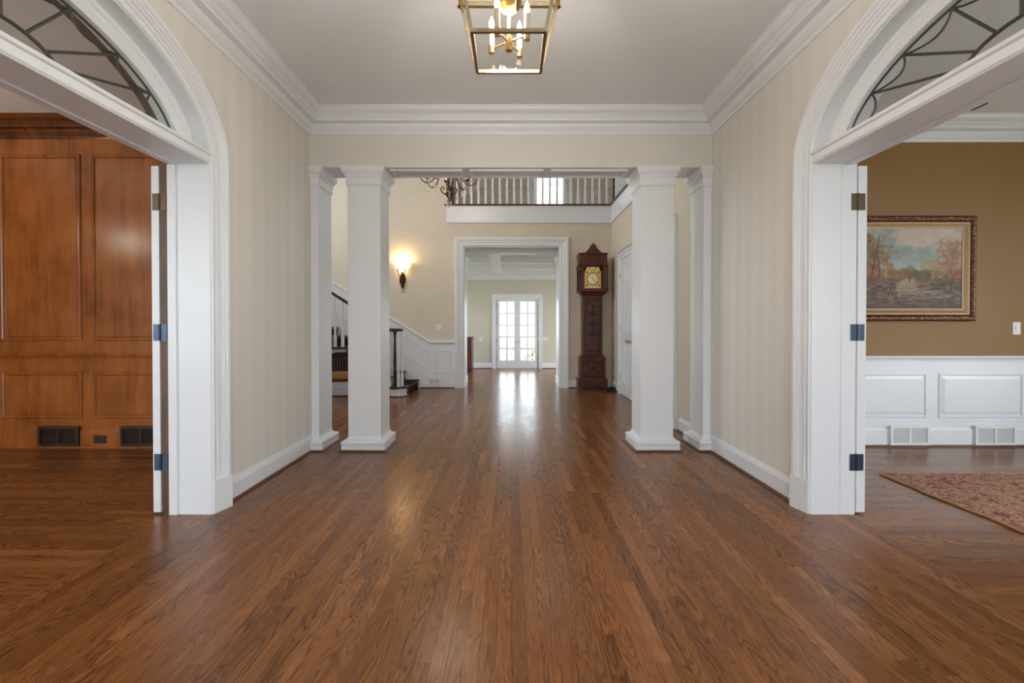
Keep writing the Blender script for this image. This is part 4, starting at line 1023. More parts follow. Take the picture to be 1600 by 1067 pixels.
ld = bpy.data.lights.new('sconce_light', 'POINT'); ld.energy = 5; ld.color = (1.0, 0.66, 0.33); ld.shadow_soft_size = 0.05
lo = bpy.data.objects.new('sconce_light', ld); COL.objects.link(lo); lo.location = (-2.06, YB - 0.09, 2.06 + 0.34)

# ================================================================== chandelier in the stair hall
chx, chy, chz = -0.90, 6.6, 2.97
ch = empty('chandelier', (chx, chy, chz), 0, 'bronze scroll arm chandelier with hanging crystals', 'chandelier')
obj('stem', MB().lathe([(0.004, 0.0), (0.022, 0.02), (0.012, 0.05), (0.035, 0.09), (0.05, 0.13), (0.03, 0.16), (0.02, 0.2), (0.028, 0.3), (0.018, 0.42), (0.03, 0.5), (0.05, 0.56), (0.02, 0.62), (0.012, 0.8), (0.012, ZT - chz)], (0, 0, 0), 14), 'bronze', ch)
obj('canopy', MB().lathe([(0.08, 0), (0.08, -0.015), (0.03, -0.04)], (0, 0, ZT - chz), 20), 'bronze', ch)
def drop(p, L=0.09):
    mb = MB(); x, y, z = p
    mb.tube([(x, y, z), (x, y, z - 0.02)], 0.0012, 4)
    mb.lathe([(0.001, -0.02), (0.007, -0.028), (0.001, -0.036)], p, 6, smooth=False)
    mb.lathe([(0.001, -0.036), (0.009, -0.05), (0.012, -0.02 - L * 0.75), (0.001, -0.02 - L)], p, 6, smooth=False)
    obj('crystal', mb, 'crystal', ch)
for i in range(8):
    w = 2 * PI * i / 8 + 0.22; c, s_ = math.cos(w), math.sin(w)
    R_ = 0.42
    prof = [(0.03, 0.36), (0.07, 0.43), (0.12, 0.455), (0.17, 0.43), (0.195, 0.37), (0.22, 0.31), (0.27, 0.27), (0.33, 0.265), (0.385, 0.30), (0.415, 0.36), (0.42, 0.42)]
    a = obj('arm', MB().tube([(r * c, r * s_, z) for r, z in prof], 0.0085, 8), 'bronze', ch)
    cu = [(0.195 + 0.035 * math.cos(q), 0.40 + 0.035 * math.sin(q)) for q in [math.radians(200 + 40 * j) for j in range(8)]]
    obj('scroll', MB().tube([(r * c, r * s_, z) for r, z in cu], 0.006, 6), 'bronze', a)
    if i % 2 == 0:
        cu = [(0.02 + 0.0, 0.10), (0.07, 0.12), (0.105, 0.15), (0.115, 0.185), (0.10, 0.215), (0.075, 0.215), (0.065, 0.195), (0.08, 0.18)]
        obj('lower_scroll', MB().tube([(r * c, r * s_, z) for r, z in cu], 0.009, 8), 'bronze', ch)
        drop((0.11 * c, 0.11 * s_, 0.15), 0.10)
    obj('candle', MB().lathe([(0.01, 0.44), (0.01, 0.54)], (R_ * c, R_ * s_, 0), 10), 'candle_sleeve', a)
    obj('drip_pan', MB().lathe([(0.008, 0.41), (0.04, 0.425), (0.045, 0.44), (0.012, 0.435)], (R_ * c, R_ * s_, 0), 12), 'bronze', a)
    drop((0.30 * c, 0.30 * s_, 0.262), 0.10); drop((0.40 * c, 0.40 * s_, 0.30), 0.10); drop((0.2 * c, 0.2 * s_, 0.35), 0.08)
    drop((0.455 * c, 0.455 * s_, 0.43), 0.08)
drop((0, 0, 0.0), 0.06); drop((0.03, 0.0, 0.06), 0.10); drop((-0.03, 0.0, 0.06), 0.10); drop((0, -0.035, 0.08), 0.10)

ld = bpy.data.lights.new('chandelier_light', 'POINT'); ld.energy = 30; ld.color = (1.0, 0.88, 0.74); ld.shadow_soft_size = 0.3  # fill light added at the chandelier to brighten hall and gallery
lo = bpy.data.objects.new('chandelier_light', ld); COL.objects.link(lo); lo.location = (chx, chy, chz + 0.72)

# ================================================================== longcase clock
cx_, cyf = 1.505, 8.36
ck = empty('longcase_clock', (cx_, cyf, 0), 0, 'tall carved mahogany longcase clock with brass dial', 'clock')
dp = YB - 0.03 - cyf                       # depth to the wall
def cb(name, w, y0, y1, z0, z1, mat='mahogany', bev=0.003, parent=ck): return obj(name, MB().box(-w / 2, w / 2, y0, y1, z0, z1), mat, parent, bevel=bev)
# plinth with scalloped apron
sc_ = [(-0.27, 0.0), (-0.27, 0.17), (0.27, 0.17), (0.27, 0.0), (0.21, 0.0), (0.19, 0.05), (0.14, 0.075), (0.08, 0.06), (0.04, 0.08), (0, 0.055), (-0.04, 0.08), (-0.08, 0.06), (-0.14, 0.075), (-0.19, 0.05), (-0.21, 0.0)]
obj('plinth', MB().prism(sc_, 'y', 0.0, 0.025).box(-0.27, -0.245, 0.025, dp, 0, 0.17).box(0.245, 0.27, 0.025, dp, 0, 0.17), 'mahogany', ck)
obj('plinth_shadow_board', MB().box(-0.24, 0.24, 0.06, 0.08, 0.0, 0.15), 'mahogany_dark', ck)
obj('plinth_moulding', ring_sweep(0.50, dp, [(0.03, 0.17), (0.03, 0.185), (0.01, 0.205), (0, 0.21)]), 'mahogany', ck, loc=(0, dp / 2, 0))
cb('base', 0.475, 0.005, dp, 0.20, 0.58)
obj('base_moulding', ring_sweep(0.37, dp - 0.03, [(0.052, 0.56), (0.052, 0.585), (0.035, 0.61), (0.008, 0.635), (0.0, 0.645)]), 'mahogany', ck, loc=(0, dp / 2 + 0.012, 0))
cb('waist', 0.365, 0.035, dp, 0.62, 1.76)
wd = cb('waist_door', 0.30, 0.022, 0.036, 0.70, 1.69)
obj('door_moulding', MB().sweep([(-0.14, 0.022, 0.715), (0.14, 0.022, 0.715), (0.14, 0.022, 1.675), (-0.14, 0.022, 1.675)], (0, -1, 0), [(0, 0), (0.003, 0.008), (0.01, 0.010), (0.016, 0.0)], True), 'mahogany_dark', wd)
def scroll(cx, cz, r, d, sg, y, name, parent, tube=0.008):
    pts = []
    for i in range(15):
        q = i / 14 * 1.5 * PI; rr = r * (1 - 0.55 * i / 14); pts.append((cx + sg * rr * math.cos(q), y, cz + d * rr * math.sin(q)))
    obj(name, MB().tube(pts, tube, 6), 'mahogany_dark', parent)
for zc, r in ((1.417, 0.05), (1.23, 0.042), (1.04, 0.05)):
    for sg in (-1, 1):
        scroll(sg * r * 0.9, zc, r, 1, sg, 0.018, 'carving', wd); scroll(sg * r * 0.8, zc - 0.01, r * 0.8, -1, sg, 0.018, 'carving', wd)
    obj('carving', MB().ball((0, 0.016, zc), 0.026, 10, 6, (1, 0.5, 1.5)), 'mahogany_dark', wd)
obj('carving', MB().ball((0, 0.016, 1.535), 0.024, 10, 6, (1, 0.5, 1.6)), 'mahogany_dark', wd)
obj('carving', MB().tube([(0, 0.018, 1.5), (0, 0.018, 0.88)], 0.006, 6), 'mahogany_dark', wd)
obj('carving', MB().tube([(0.11 * math.cos(PI * i / 12), 0.02, 1.55 + 0.09 * math.sin(PI * i / 12)) for i in range(13)], 0.006, 6), 'mahogany_dark', wd)
bpn = obj('base_panel', MB().sweep([(-0.19, 0.005, 0.235), (0.19, 0.005, 0.235), (0.19, 0.005, 0.535), (-0.19, 0.005, 0.535)], (0, -1, 0), [(0, 0), (0.003, 0.008), (0.012, 0.010), (0.02, 0.0)], True), 'mahogany_dark', ck)
for sx_ in (-1, 1):
    for (px, pz, r, d) in ((0.10, 0.45, 0.055, 1), (0.12, 0.33, 0.05, -1), (0.05, 0.40, 0.04, -1)):
        scroll(sx_ * px, pz, r, d, sx_, 0.0, 'carving', bpn, 0.008)
obj('carving', MB().ball((0, 0.0, 0.40), 0.03, 10, 6, (1, 0.4, 1.6)), 'mahogany_dark', bpn)
# hood
obj('throat_moulding', ring_sweep(0.37, dp - 0.03, [(0, 1.73), (0.012, 1.742), (0.02, 1.76), (0.055, 1.80), (0.085, 1.815), (0.085, 1.84), (0.07, 1.85)]), 'mahogany', ck, loc=(0, dp / 2 + 0.012, 0))
hb_ = obj('hood', MB().box(-0.235, -0.215, 0.0, dp, 1.85, 2.33).box(0.215, 0.235, 0.0, dp, 1.85, 2.33).box(-0.215, 0.215, dp - 0.02, dp, 1.85, 2.33).box(-0.235, 0.235, 0.0, dp, 2.33, 2.36), 'mahogany', ck)
# hood front with arched cut-out, built as strip
fm = MB(); k = 16; zspr = 2.20; ra = 0.165
P = [(ra * math.cos(PI * i / k), zspr + ra * math.sin(PI * i / k)) for i in range(k + 1)]
for i in range(k):
    (xa, za), (xb, zb) = P[i], P[i + 1]
    fm.prism([(xa, za), (xb, zb), (xb, 2.42), (xa, 2.42)], 'y', -0.012, 0.012)
fm.box(-0.235, -ra, -0.012, 0.012, 1.855, 2.42).box(ra, 0.235, -0.012, 0.012, 1.855, 2.42).box(-ra, ra, -0.012, 0.012, 1.855, 1.872)
obj('hood_door', fm, 'mahogany', ck)
obj('arch_moulding', MB().tube([(0.17 * math.cos(PI * i / 16), -0.014, zspr + 0.17 * math.sin(PI * i / 16)) for i in range(17)], 0.012, 6), 'mahogany_dark', ck)
obj('cornice', ring_sweep(0.47, dp, [(0, 2.265), (0.012, 2.275), (0.035, 2.29), (0.035, 2.305), (0.02, 2.315), (0.02, 2.48), (0.034, 2.495), (0.036, 2.505)]), 'mahogany', ck, loc=(0, dp / 2, 0))
fm = MB(); 
pd = [(-0.275, 2.50), (-0.275, 2.515), (-0.17, 2.518), (-0.135, 2.532), (-0.105, 2.565), (-0.075, 2.605), (-0.045, 2.63), (0.045, 2.63), (0.075, 2.605), (0.105, 2.565), (0.135, 2.532), (0.17, 2.518), (0.275, 2.515), (0.275, 2.50)]
obj('pediment', MB().prism(pd, 'y', -0.03, 0.0), 'mahogany', ck, bevel=0.004)
obj('finial', MB().prism([(x, z + 0.072) for x, z in [(-0.055, 2.55), (-0.062, 2.585), (-0.04, 2.578), (-0.035, 2.61), (-0.015, 2.595), (-0.012, 2.625), (0.012, 2.625), (0.015, 2.595), (0.035, 2.61), (0.04, 2.578), (0.062, 2.585), (0.055, 2.55)]], 'y', -0.028, -0.004), 'mahogany', ck, bevel=0.003)
for sx_ in (-1, 1):
    for yy in (-0.02, dp - 0.04):
        cm = obj('hood_column', MB().lathe([(0.02, 1.85), (0.02, 1.88), (0.013, 1.89), (0.013, 2.235), (0.02, 2.245), (0.02, 2.27)], (sx_ * 0.252, yy, 0), 12), 'mahogany_dark', ck)
        obj('column_cap', MB().lathe([(0.0185, 2.21), (0.0215, 2.22), (0.0185, 2.235)], (sx_ * 0.252, yy, 0), 12), 'gilt', cm)
# dial
da = [(0.15, 1.872), (0.15, 2.19)] + [(0.125 * math.cos(PI * i / 14), 2.205 + 0.14 * math.sin(PI * i / 14)) for i in range(15)] + [(-0.15, 2.19), (-0.15, 1.872)]
dl = obj('dial', MB().prism(da, 'y', 0.022, 0.03), 'dial_brass', ck)
zc = 2.045
ring = [(0.135 * math.cos(2 * PI * i / 32), 0, 0.135 * math.sin(2 * PI * i / 32)) for i in range(32)]
obj('chapter_ring', MB().sweep([(p[0], 0.022, zc + p[2]) for p in ring], (0, -1, 0), [(0, 0), (0, 0.003), (0.04, 0.003), (0.04, 0)], True), 'antique_brass', dl)
obj('dial_centre', MB().lathe([(0.085, 0.017), (0.085, 0.022)], (0, 0, zc), 32, 'y'), 'dial_silver', dl)
obj('moon_dial', MB().lathe([(0.055, 0.018), (0.055, 0.022)], (0, 0, 2.275), 24, 'y'), 'dial_silver', dl)
obj('moon_ring', MB().tube([(0.062 * math.cos(2 * PI * i / 24), 0.02, 2.275 + 0.062 * math.sin(2 * PI * i / 24)) for i in range(24)], 0.006, 6, True), 'antique_brass', dl)
for (r, q) in ((0.07, 125), (0.11, -55)):
    q = math.radians(q); obj('clock_hand', MB().tube([(0, 0.014, zc), (r * math.cos(q), 0.014, zc + r * math.sin(q))], [0.006, 0.002], 6), 'mahogany_dark', dl)
for i in range(12):
    q = 2 * PI * i / 12; obj('numeral', MB().box(-0.003, 0.003, 0.0175, 0.019, -0.014, 0.014), 'mahogany_dark', dl, loc=(0.115 * math.cos(q), 0, zc + 0.115 * math.sin(q))).rotation_euler = (0, -q + PI / 2, 0)
for (sx_, sz) in ((-1, -1), (1, -1), (-1, 1), (1, 1)):
    obj('spandrel', MB().ball((sx_ * 0.112, 0.02, zc + sz * 0.118), 0.022, 8, 6, (1, 0.25, 1)), 'gilt', dl)
obj('pendulum_glint', MB().box(-0.05, 0.05, 0.016, 0.0215, 1.885, 1.90), 'dial_silver', dl)

# coil of black cable on the floor beside the clock
mb = MB(); pts = []
for i in range(60):
    q = 2 * PI * i / 14; r = 0.07 + 0.012 * math.sin(i * 1.7); pts.append((r * math.cos(q) * 1.1, r * math.sin(q) * 0.7, 0.012 + 0.05 * i / 60 + 0.006 * math.sin(i)))
mb.tube(pts, 0.011, 6); mb.tube([pts[-1], (0.06, -0.05, 0.09), (0.085, 0.02, 0.12), (0.095, 0.10, 0.10), (0.10, 0.15, 0.11)], 0.004, 6)
tag(obj('cable_coil', mb, 'black_rubber', loc=(1.80, 8.21, 0)), 'black coiled cable on the floor beside the clock', 'cable')

# ================================================================== chair by the stairs
cr = empty('side_chair', (-2.66, 7.17, 0), math.radians(10), 'dark wooden chair with gold seat cushion beside the stairs', 'chair')
hw = 0.27
for (x, y) in ((-hw + 0.025, -0.22), (hw - 0.025, -0.22)):
    obj('leg', MB().lathe([(0.012, 0), (0.016, 0.02), (0.022, 0.30), (0.026, 0.36)], (x, y, 0), 10), 'mahogany_dark', cr)
for x in (-hw + 0.03, hw - 0.03):
    obj('leg', MB().tube([(x, 0.30, 0.0), (x, 0.25, 0.2), (x, 0.24, 0.40), (x, 0.27, 0.74)], [0.015, 0.018, 0.02, 0.017], 8), 'mahogany_dark', cr)
obj('seat_rail', MB().box(-hw, hw, -0.245, 0.25, 0.33, 0.385), 'mahogany', cr, bevel=0.008)
mb = MB(); k = 10; vs = []
for j in range(k + 1):
    for i in range(k + 1):
        u, v = i / k * 2 - 1, j / k * 2 - 1
        e = (1 - abs(u) ** 4) * (1 - abs(v) ** 4)
        vs.append((u * (hw + 0.01), 0.0 + v * 0.25, 0.385 + 0.075 * e ** 0.5))
fs = [(j * (k + 1) + i, j * (k + 1) + i + 1, (j + 1) * (k + 1) + i + 1, (j + 1) * (k + 1) + i) for j in range(k) for i in range(k)]
mb.add(vs, fs, True); mb.box(-hw - 0.008, hw + 0.008, -0.248, 0.248, 0.36, 0.386)
obj('seat_cushion', mb, 'gold_fabric', cr, angle=60)
obj('crest_rail', MB().prism([(-hw, 0.66), (-hw + 0.02, 0.735), (-0.12, 0.755), (0.12, 0.755), (hw - 0.02, 0.735), (hw, 0.66)], 'y', 0.245, 0.285), 'mahogany_dark', cr, bevel=0.008)
for i in range(11):
    x = -hw + 0.05 + (2 * hw - 0.10) * i / 10
    obj('back_reed', MB().tube([(x, 0.245, 0.40), (x, 0.255, 0.55), (x, 0.265, 0.68)], 0.0255, 8), 'mahogany_dark', cr)

# ================================================================== framed oil painting
PX0, PX1, PZ0, PZ1 = 3.40, 4.452, 1.345, 2.160
pc = empty('framed_painting', ((PX0 + PX1) / 2, yd, (PZ0 + PZ1) / 2), 0, 'gilt framed oil painting of an autumn woodland track on the brown wall', 'painting')
hx, hz = (PX1 - PX0) / 2, (PZ1 - PZ0) / 2
RC = lambda a, b, y: [(-a, y, -b), (a, y, -b), (a, y, b), (-a, y, b)]
obj('outer_frame', MB().sweep(RC(hx + 0.045, hz + 0.045, 0), (0, -1, 0), [(0, 0), (0, 0.03), (-0.012, 0.042), (-0.03, 0.05), (-0.05, 0.048), (-0.062, 0.036), (-0.062, 0)], True), 'bronze', pc)
fo = MB(); 
for (a, b) in ((hx + 0.078, hz + 0.078),):
    per = []
    n1, n2 = 62, 50
    for i in range(n1): per += [(-a + 2 * a * i / n1, -b), (-a + 2 * a * i / n1, b)]
    for i in range(n2): per += [(-a, -b + 2 * b * i / n2), (a, -b + 2 * b * i / n2)]
    for (x, z) in per: fo.ball((x + random.uniform(-.006, .006), -0.047, z + random.uniform(-.006, .006)), random.uniform(0.006, 0.011), 6, 4, (1, 0.6, 1))
obj('frame_ornament', fo, 'gilt', pc)
obj('frame_liner', MB().sweep(RC(hx, hz, 0), (0, -1, 0), [(0, 0), (0, 0.022), (-0.012, 0.026), (-0.03, 0.034), (-0.045, 0.036), (-0.045, 0)], True), 'gilt_liner', pc)
obj('frame_slip', MB().sweep(RC(hx - 0.0, hz - 0.0, 0), (0, -1, 0), [(0.016, 0), (0.016, 0.018), (0.002, 0.023), (-0.002, 0.02), (-0.002, 0)], True), 'slip_tan', pc)
# canvas painted per vertex: sky, clouds, autumn trees, track and puddles
nu, nv = 200, 154
rg_ = np.random.default_rng(5)
U, V = np.meshgrid(np.arange(nu + 1) / nu, np.arange(nv + 1) / nv)
def vnoise(x, y):
    t = rg_.random((64, 64)); xi = np.floor(x).astype(int); yi = np.floor(y).astype(int)
    fx, fy = x - xi, y - yi; fx = fx * fx * (3 - 2 * fx); fy = fy * fy * (3 - 2 * fy)
    g = lambda a, b: t[b % 64, a % 64]
    return (g(xi, yi) * (1 - fx) + g(xi + 1, yi) * fx) * (1 - fy) + (g(xi, yi + 1) * (1 - fx) + g(xi + 1, yi + 1) * fx) * fy
def fbm(sx, sy, o=4): 
    a = np.zeros_like(U); w = 0.5; tot = 0
    for q in range(o): a += w * vnoise(U * sx * 2 ** q, V * sy * 2 ** q); tot += w; w *= 0.6
    return a / tot
def sm(x, a, b): t = np.clip((x - a) / (b - a), 0, 1); return t * t * (3 - 2 * t)
def lay(base, col, al): return base + (np.array(col, float) - base) * al[..., None]
def lay2(base, c0, c1, f, al):
    c = np.array(c0, float) + (np.array(c1, float) - np.array(c0, float)) * np.clip(f, 0, 1)[..., None]
    return base + (c - base) * al[..., None]
fine, mid = fbm(34, 30, 3), fbm(9, 9)
img = np.zeros(U.shape + (3,)) + np.array((142, 158, 150), float)
img = lay2(img, (176, 160, 148), (222, 202, 182), fbm(6, 7), sm(fbm(3.2, 4.2) + 0.25 * np.exp(-((U - .58) / .3) ** 2) - 0.10 * V, .44, .62))
img = lay(img, (196, 186, 184), sm(.70 - V, 0, .25) * .7)
hzn = .50 + .10 * (fbm(14, 3) - .5) + .06 * np.exp(-((U - .50) / .05) ** 2) + .05 * np.exp(-((U - .82) / .1) ** 2)
img = lay2(img, (104, 92, 72), (156, 128, 98), fine * 1.6 - .3, sm(hzn - V, -.01, .05) * .85)
cas = sm(.62 - V + .05 * (mid - .5), 0, .02) * sm(.085 - abs(U - .68), 0, .015) * sm(V - .44, 0, .02)
img = lay2(img, (150, 138, 98), (186, 168, 122), fine * 1.7 - .35, cas * .8)
img = lay2(img, (84, 84, 44), (150, 104, 58), mid * 2 - .5, sm(.50 - V + .1 * (fine - .5), 0, .04) * .9)
for side, c0, c1, x0, top in ((0, (86, 66, 46), (176, 124, 74), .40, .98), (1, (118, 82, 62), (196, 150, 110), .30, .90)):
    D = (U if side == 0 else 1 - U) / x0
    dens = 1.02 - D - .55 * np.clip(V - .55, 0, 1) * (1 + D) + 1.15 * (mid - .5) + 1.3 * (fine - .5)
    img = lay2(img, c0, c1, fine * 1.8 - .4, sm(dens, .08, .34) * .86 * sm(top - V, 0, .1))
img = lay2(img, (120, 60, 40), (172, 98, 56), fine * 1.5 - .2, sm(U + .2 * (mid - .5), .80, .92) * sm(.52 - V, 0, .06) * .8)
img = lay2(img, (140, 84, 40), (176, 118, 62), fine * 1.5 - .2, sm(.30 - U + .2 * (mid - .5), 0, .1) * sm(.55 - V, 0, .06) * sm(V - .36, 0, .05) * .6)
for tx, lo_, hi_, wd_, col in ((.205, .28, .97, .008, (70, 54, 40)), (.155, .27, .75, .009, (62, 48, 36)), (.29, .28, .62, .007, (196, 178, 150)), (.345, .34, .60, .004, (84, 64, 46)), (.80, .36, .72, .005, (172, 150, 124)), (.90, .34, .86, .006, (92, 66, 50)), (.86, .36, .78, .004, (104, 74, 56))):
    cxx = tx + .012 * np.sin(V * 13 + tx * 40)
    img = lay(img, col, sm(wd_ - abs(U - cxx), 0, .005) * sm(V - lo_, 0, .02) * sm(hi_ - V, 0, .25) * (.45 + .6 * fine))
gn, gf = fbm(7, 22), fbm(18, 60, 3)
gm = sm(.39 + .03 * (mid - .5) - V, 0, .025)
img = lay2(img, (78, 60, 54), (140, 112, 88), gf * 1.9 - .45, gm)
tr_ = abs(U - (.50 - (.38 - V) * .30)) / (.06 + (.40 - V).clip(0) * .75)
img = lay2(img, (150, 128, 94), (196, 174, 126), gf * 1.4 - .1, gm * sm(1.1 - tr_ + .8 * (gn - .5), 0, .7) * sm(V, .12, .30) * .85)
img = lay(img, (112, 106, 56), gm * sm(V + .04 * (gn - .5), .33, .37) * sm(.12 - abs(U - .70), 0, .05) * .8)
img = lay(img, (150, 148, 138), gm * sm(gn, .52, .62) * sm(U, .50, .60) * sm(.06 - abs(V - .19), 0, .03) * .75)
img = lay(img, (66, 48, 46), sm(.14 - V, 0, .14) * .45)
for (px, pz, ph, lean) in ((.335, .16, .13, .5), (.365, .10, .13, .15), (.30, .17, .10, .7), (.325, .29, .04, 1.6), (.885, .19, .15, .1), (.815, .27, .06, 0)):
    img = lay(img, (64, 50, 44), sm(.014 - abs(U - px - (V - pz) * lean * .5), 0, .008) * sm(V - pz, 0, .015) * sm(pz + ph - V, 0, .02) * (.4 + .7 * fine))
img = lay2(img, (92, 52, 44), (158, 88, 72), fine * 2 - .5, sm(.075 - abs(U - .49), 0, .03) * sm(.045 - abs(V - .43), 0, .02) * sm(fine + .3 * (mid - .5), .46, .56) * .9)
img = lay(img, (70, 48, 40), sm(.012 - abs(U - .50), 0, .008) * sm(.045 - abs(V - .37), 0, .02) * .8)
img = np.clip(img * .93, 0, 255) / 255.0
lin_ = np.where(img <= .04045, img / 12.92, ((img + .055) / 1.055) ** 2.4)
cols_ = np.concatenate([lin_, np.ones(U.shape + (1,))], axis=2).reshape(-1, 4)
me = bpy.data.meshes.new('canvas')
me.from_pydata([((-1 + 2 * i / nu) * (hx - 0.001), -0.014, (-1 + 2 * j / nv) * (hz - 0.001)) for j in range(nv + 1) for i in range(nu + 1)], [],
               [(j * (nu + 1) + i, j * (nu + 1) + i + 1, (j + 1) * (nu + 1) + i + 1, (j + 1) * (nu + 1) + i) for j in range(nv) for i in range(nu)])
ca = me.color_attributes.new('Col', 'FLOAT_COLOR', 'POINT'); ca.data.foreach_set('color', cols_.astype(np.float32).ravel())
me.materials.append(MATS['oil_paint']); link('canvas', me, pc)

# ================================================================== rug
RX0, RX1, RY0, RY1 = 2.95, 5.75, 0.25, 3.64
rg = empty('rug', ((RX0 + RX1) / 2, (RY0 + RY1) / 2, 0), 0, 'red and tan oriental rug on the brown room floor', 'rug')
nx_, ny_ = 28, 60; a, b = (RX1 - RX0) / 2, (RY1 - RY0) / 2; vs = []
def wob(t): return 0.006 * math.sin(t * 9) + 0.004 * math.sin(t * 23 + 1)
for j in range(ny_ + 1):
    for i in range(nx_ + 1):
        u, v = i / nx_ * 2 - 1, j / ny_ * 2 - 1
        vs.append((u * a + (wob(v * b) if i == 0 else 0), v * b + (wob(u * a) * .5 if j == ny_ else 0), 0.010 + (0.003 * abs(math.sin(v * 17)) if i == 0 else 0)))
n0 = len(vs); vs += [(v[0], v[1], 0.0005) for v in vs]
fs = [(j * (nx_ + 1) + i, j * (nx_ + 1) + i + 1, (j + 1) * (nx_ + 1) + i + 1, (j + 1) * (nx_ + 1) + i) for j in range(ny_) for i in range(nx_)]
fs += [tuple(q + n0 for q in f[::-1]) for f in fs]
bd = [i for i in range(nx_ + 1)] + [j * (nx_ + 1) + nx_ for j in range(1, ny_ + 1)] + [ny_ * (nx_ + 1) + i for i in range(nx_ - 1, -1, -1)] + [j * (nx_ + 1) for j in range(ny_ - 1, 0, -1)]
fs += [(bd[q], bd[(q + 1) % len(bd)], bd[(q + 1) % len(bd)] + n0, bd[q] + n0) for q in range(len(bd))]
obj('pile', MB().add(vs, fs), 'rug_wool', rg)
left = [(vs[j * (nx_ + 1)][0], vs[j * (nx_ + 1)][1], vs[j * (nx_ + 1)][2] - 0.002) for j in range(ny_ + 1)]
obj('binding', MB().tube(left, 0.0065, 6), 'rug_binding', rg)
top = [(vs[ny_ * (nx_ + 1) + i][0], vs[ny_ * (nx_ + 1) + i][1], 0.007) for i in range(nx_ + 1)]
obj('binding', MB().tube(top, 0.005, 6), 'rug_binding', rg)

# ================================================================== registers, outlets, switches
def register(x0, x1, z0, z1, y, mat, label, ns=11, back='mahogany_dark', group=None):
    cx = (x0 + x1) / 2; r = empty('wall_register', (cx, y, z0), 0, label, 'air vent', group)
    w, h = (x1 - x0) / 2, z1 - z0; f = 0.026
    obj('frame', MB().box(-w, -w + f, -0.022, 0, 0, h).box(w - f, w, -0.022, 0, 0, h).box(-w + f, w - f, -0.022, 0, 0, f).box(-w + f, w - f, -0.022, 0, h - f, h).box(-0.012, 0.012, -0.021, 0, f, h - f), mat, r, bevel=0.0015)
    obj('backing', MB().box(-w + f, w - f, -0.004, 0, f, h - f), back, r)
    for i in range(ns):
        z = f + (h - 2 * f) * (i + 0.5) / ns
        for s in (-1, 1):
            mb = MB().add([(s * 0.012, -0.018, z - 0.002), (s * (w - f), -0.018, z - 0.002), (s * (w - f), -0.006, z + 0.004), (s * 0.012, -0.006, z + 0.004),
                           (s * 0.012, -0.018, z - 0.0045), (s * (w - f), -0.018, z - 0.0045), (s * (w - f), -0.006, z + 0.0015), (s * 0.012, -0.006, z + 0.0015)],
                          [(0, 1, 2, 3), (7, 6, 5, 4), (0, 4, 5, 1), (1, 5, 6, 2), (2, 6, 7, 3), (3, 7, 4, 0)])
            obj('slat', mb, mat, r)
    return r
yg = yd - 0.031
register(3.72, 4.105, 0.02, 0.212, yg, 'plate_white', 'white slatted air vent in the wainscot base nearest the folded back door', 11, 'nickel')
register(4.553, 4.955, 0.02, 0.212, yg, 'plate_white', 'white slatted air vent in the wainscot base below the light switch', 11, 'nickel')
ylg = yl - 0.02
register(-4.60, -4.205, 0.018, 0.212, ylg, 'vent_wood', 'dark slatted air vent in the wood baseboard farther from the folded back door', 9, 'black_rubber')
register(-3.80, -3.40, 0.018, 0.212, ylg, 'vent_wood', 'dark slatted air vent in the wood baseboard beside the folded back door', 9, 'black_rubber')
register(-1.57, -1.335, 0.055, 0.195, YB - 0.032, 'plate_white', 'small white air vent in the wainscot at the foot of the stairs', 6, 'nickel')

def plate(name, loc, w, h, nrm, mat, label, cat, kind='switch', dark='nickel', group=None):
    """wall plate facing nrm ('-y', '+x', '-x')"""
    rz = {'-y': 0, '+x': PI / 2, '-x': -PI / 2}[nrm]
    p = empty(name, loc, rz, label, cat, group)
    obj('cover_plate', MB().box(-w / 2, w / 2, -0.006, 0, -h / 2, h / 2), mat, p, bevel=0.002)
    if kind == 'switch':
        for x in ([0] if w < 0.1 else [-w / 4, w / 4]):
            obj('rocker', MB().prism([(-0.006, -0.03), (-0.012, 0.0), (-0.008, 0.03), (-0.004, 0.03), (-0.004, -0.03)], 'x', x - 0.015, x + 0.015), mat, p)
    else:
        for s in (-1, 1):
            o_ = (0, s * h * 0.2) if h > w else (s * w * 0.2, 0)
            so = obj('socket', MB().lathe([(0.0165, -0.0085), (0.0165, -0.005)], (o_[0], 0, o_[1]), 14, 'y'), mat, p)
            obj('slots', MB().box(o_[0] - 0.007, o_[0] - 0.005, -0.009, -0.0084, o_[1] - 0.003, o_[1] + 0.006).box(o_[0] + 0.005, o_[0] + 0.007, -0.009, -0.0084, o_[1] - 0.003, o_[1] + 0.006), dark, so)
    return p
plate('light_switch', (4.995, yd, 1.165), 0.078, 0.122, '-y', 'plate_white', 'white light switch on the brown wall beside the painting', 'light switch')
plate('light_switch', (-1.37, YB, 1.155), 0.118, 0.118, '-y', 'plate_white', 'white double light switch on the hall wall above the wainscot', 'light switch')
plate('light_switch', (-0.82, YF, 0.80), 0.075, 0.125, '-y', 'plate_white', 'narrow white wall switch between the wooden cabinet and glazed doors', 'light switch')
plate('light_switch', (0.93, YF, 0.81), 0.16, 0.10, '-y', 'plate_white', 'wide white wall switch plate beside the glazed double doors', 'light switch')
plate('power_outlet', (-XW + 0.018, 4.05, 0.072), 0.115, 0.072, '+x', 'plate_white', 'white outlet in the foyer baseboard beside the panelled room', 'outlet', 'outlet')
plate('power_outlet', (XW - 0.018, 4.05, 0.072), 0.115, 0.072, '-x', 'plate_white', 'white outlet in the foyer baseboard beside the brown room', 'outlet', 'outlet')
plate('power_outlet', (-4.01, yl - 0.02, 0.083), 0.125, 0.078, '-y', 'vent_wood', 'brown outlet in the wood baseboard between two dark vents', 'outlet', 'outlet', 'black_rubber')
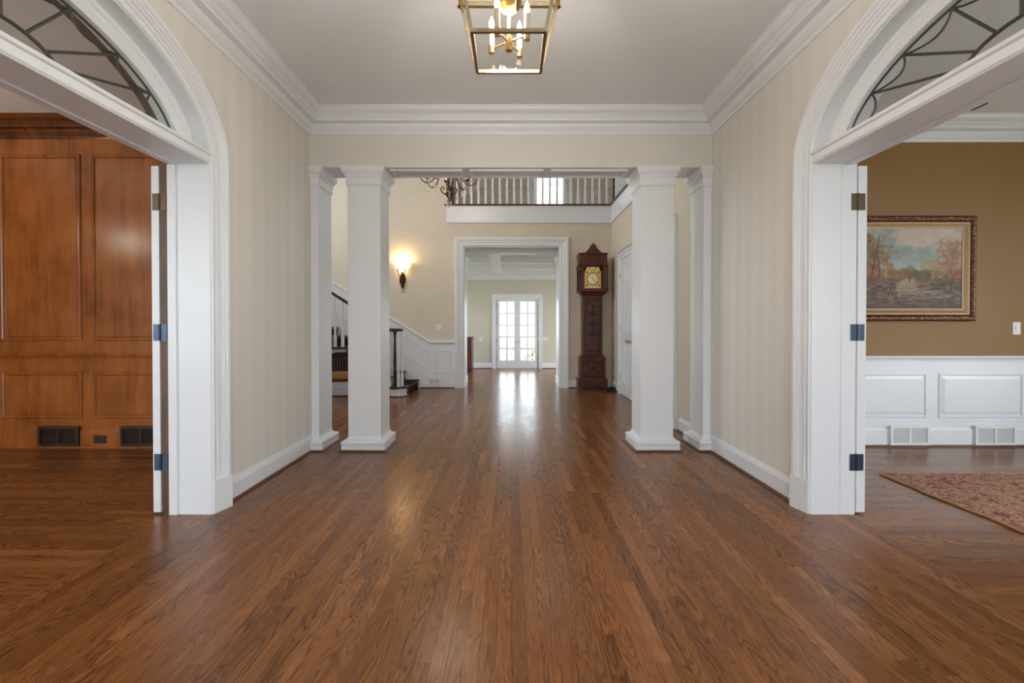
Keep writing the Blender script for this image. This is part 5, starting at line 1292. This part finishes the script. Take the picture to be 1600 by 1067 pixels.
# black slot diffuser in the dining ceiling
tag(obj('ceiling_slot', MB().box(4.262, 4.302, 4.12, 4.26, ZC - 0.006, ZC), 'black_rubber', bevel=0.001), 'small black slot vent in the ceiling of the brown room', 'air vent')

# ================================================================== cabinet in the far room, shrubs outside
cbx = empty('wood_cabinet', (-1.32, 11.75, 0), 0, 'dark brown wooden cabinet standing in the far room', 'cabinet')
obj('body', MB().box(-0.35, 0.33, -0.22, 0.22, 0.06, 0.86), 'mahogany', cbx, bevel=0.004)
obj('top', MB().box(-0.37, 0.35, -0.24, 0.24, 0.86, 0.89), 'mahogany', cbx, bevel=0.004)
obj('plinth', MB().box(-0.34, 0.32, -0.21, 0.21, 0, 0.06), 'mahogany_dark', cbx)
for s in (-1, 1):
    dr = obj('door', MB().box(-0.335 if s < 0 else 0.0, -0.005 if s < 0 else 0.315, -0.235, -0.22, 0.09, 0.83), 'mahogany', cbx, bevel=0.003)
    obj('knob', MB().ball((-0.03 if s < 0 else 0.025, -0.245, 0.5), 0.013, 8, 6), 'brass', dr)
for k_, (x, y, s) in enumerate(((-0.6, 17.5, 0.9), (0.75, 16.2, 0.75), (1.9, 18.0, 1.2))):
    mb = MB(); rr = random.Random(k_)
    for i in range(260):
        th, ph = rr.uniform(0, 2 * PI), math.acos(rr.uniform(-0.6, 1)); R_ = s * rr.uniform(0.75, 1.0)
        c = Vector((R_ * math.sin(ph) * math.cos(th), R_ * math.sin(ph) * math.sin(th), s * 0.6 + R_ * math.cos(ph) * 0.9 - 0.3))
        d1 = Vector((rr.uniform(-1, 1), rr.uniform(-1, 1), rr.uniform(-.5, 1))).normalized(); d2 = d1.cross(Vector((rr.random(), rr.random(), 1))).normalized()
        mb.add([c, c + d1 * .10 + d2 * .05, c + d1 * .2, c + d1 * .10 - d2 * .05], [(0, 1, 2, 3)])
    sh_ = empty('garden_shrub', (x, y, -0.3), 0, ['leafy shrub outside the glazed leaf nearer the cabinet', 'low leafy shrub outside the glazed leaf nearer the wide switch', 'large leafy shrub farther off in the garden'][k_], 'shrub')
    obj('foliage', mb, 'foliage', sh_)
    obj('stem', MB().tube([(0, 0, 0), (0.02, 0.01, s * 0.8)], [0.04, 0.02], 6), 'dark_stair_wood', sh_)
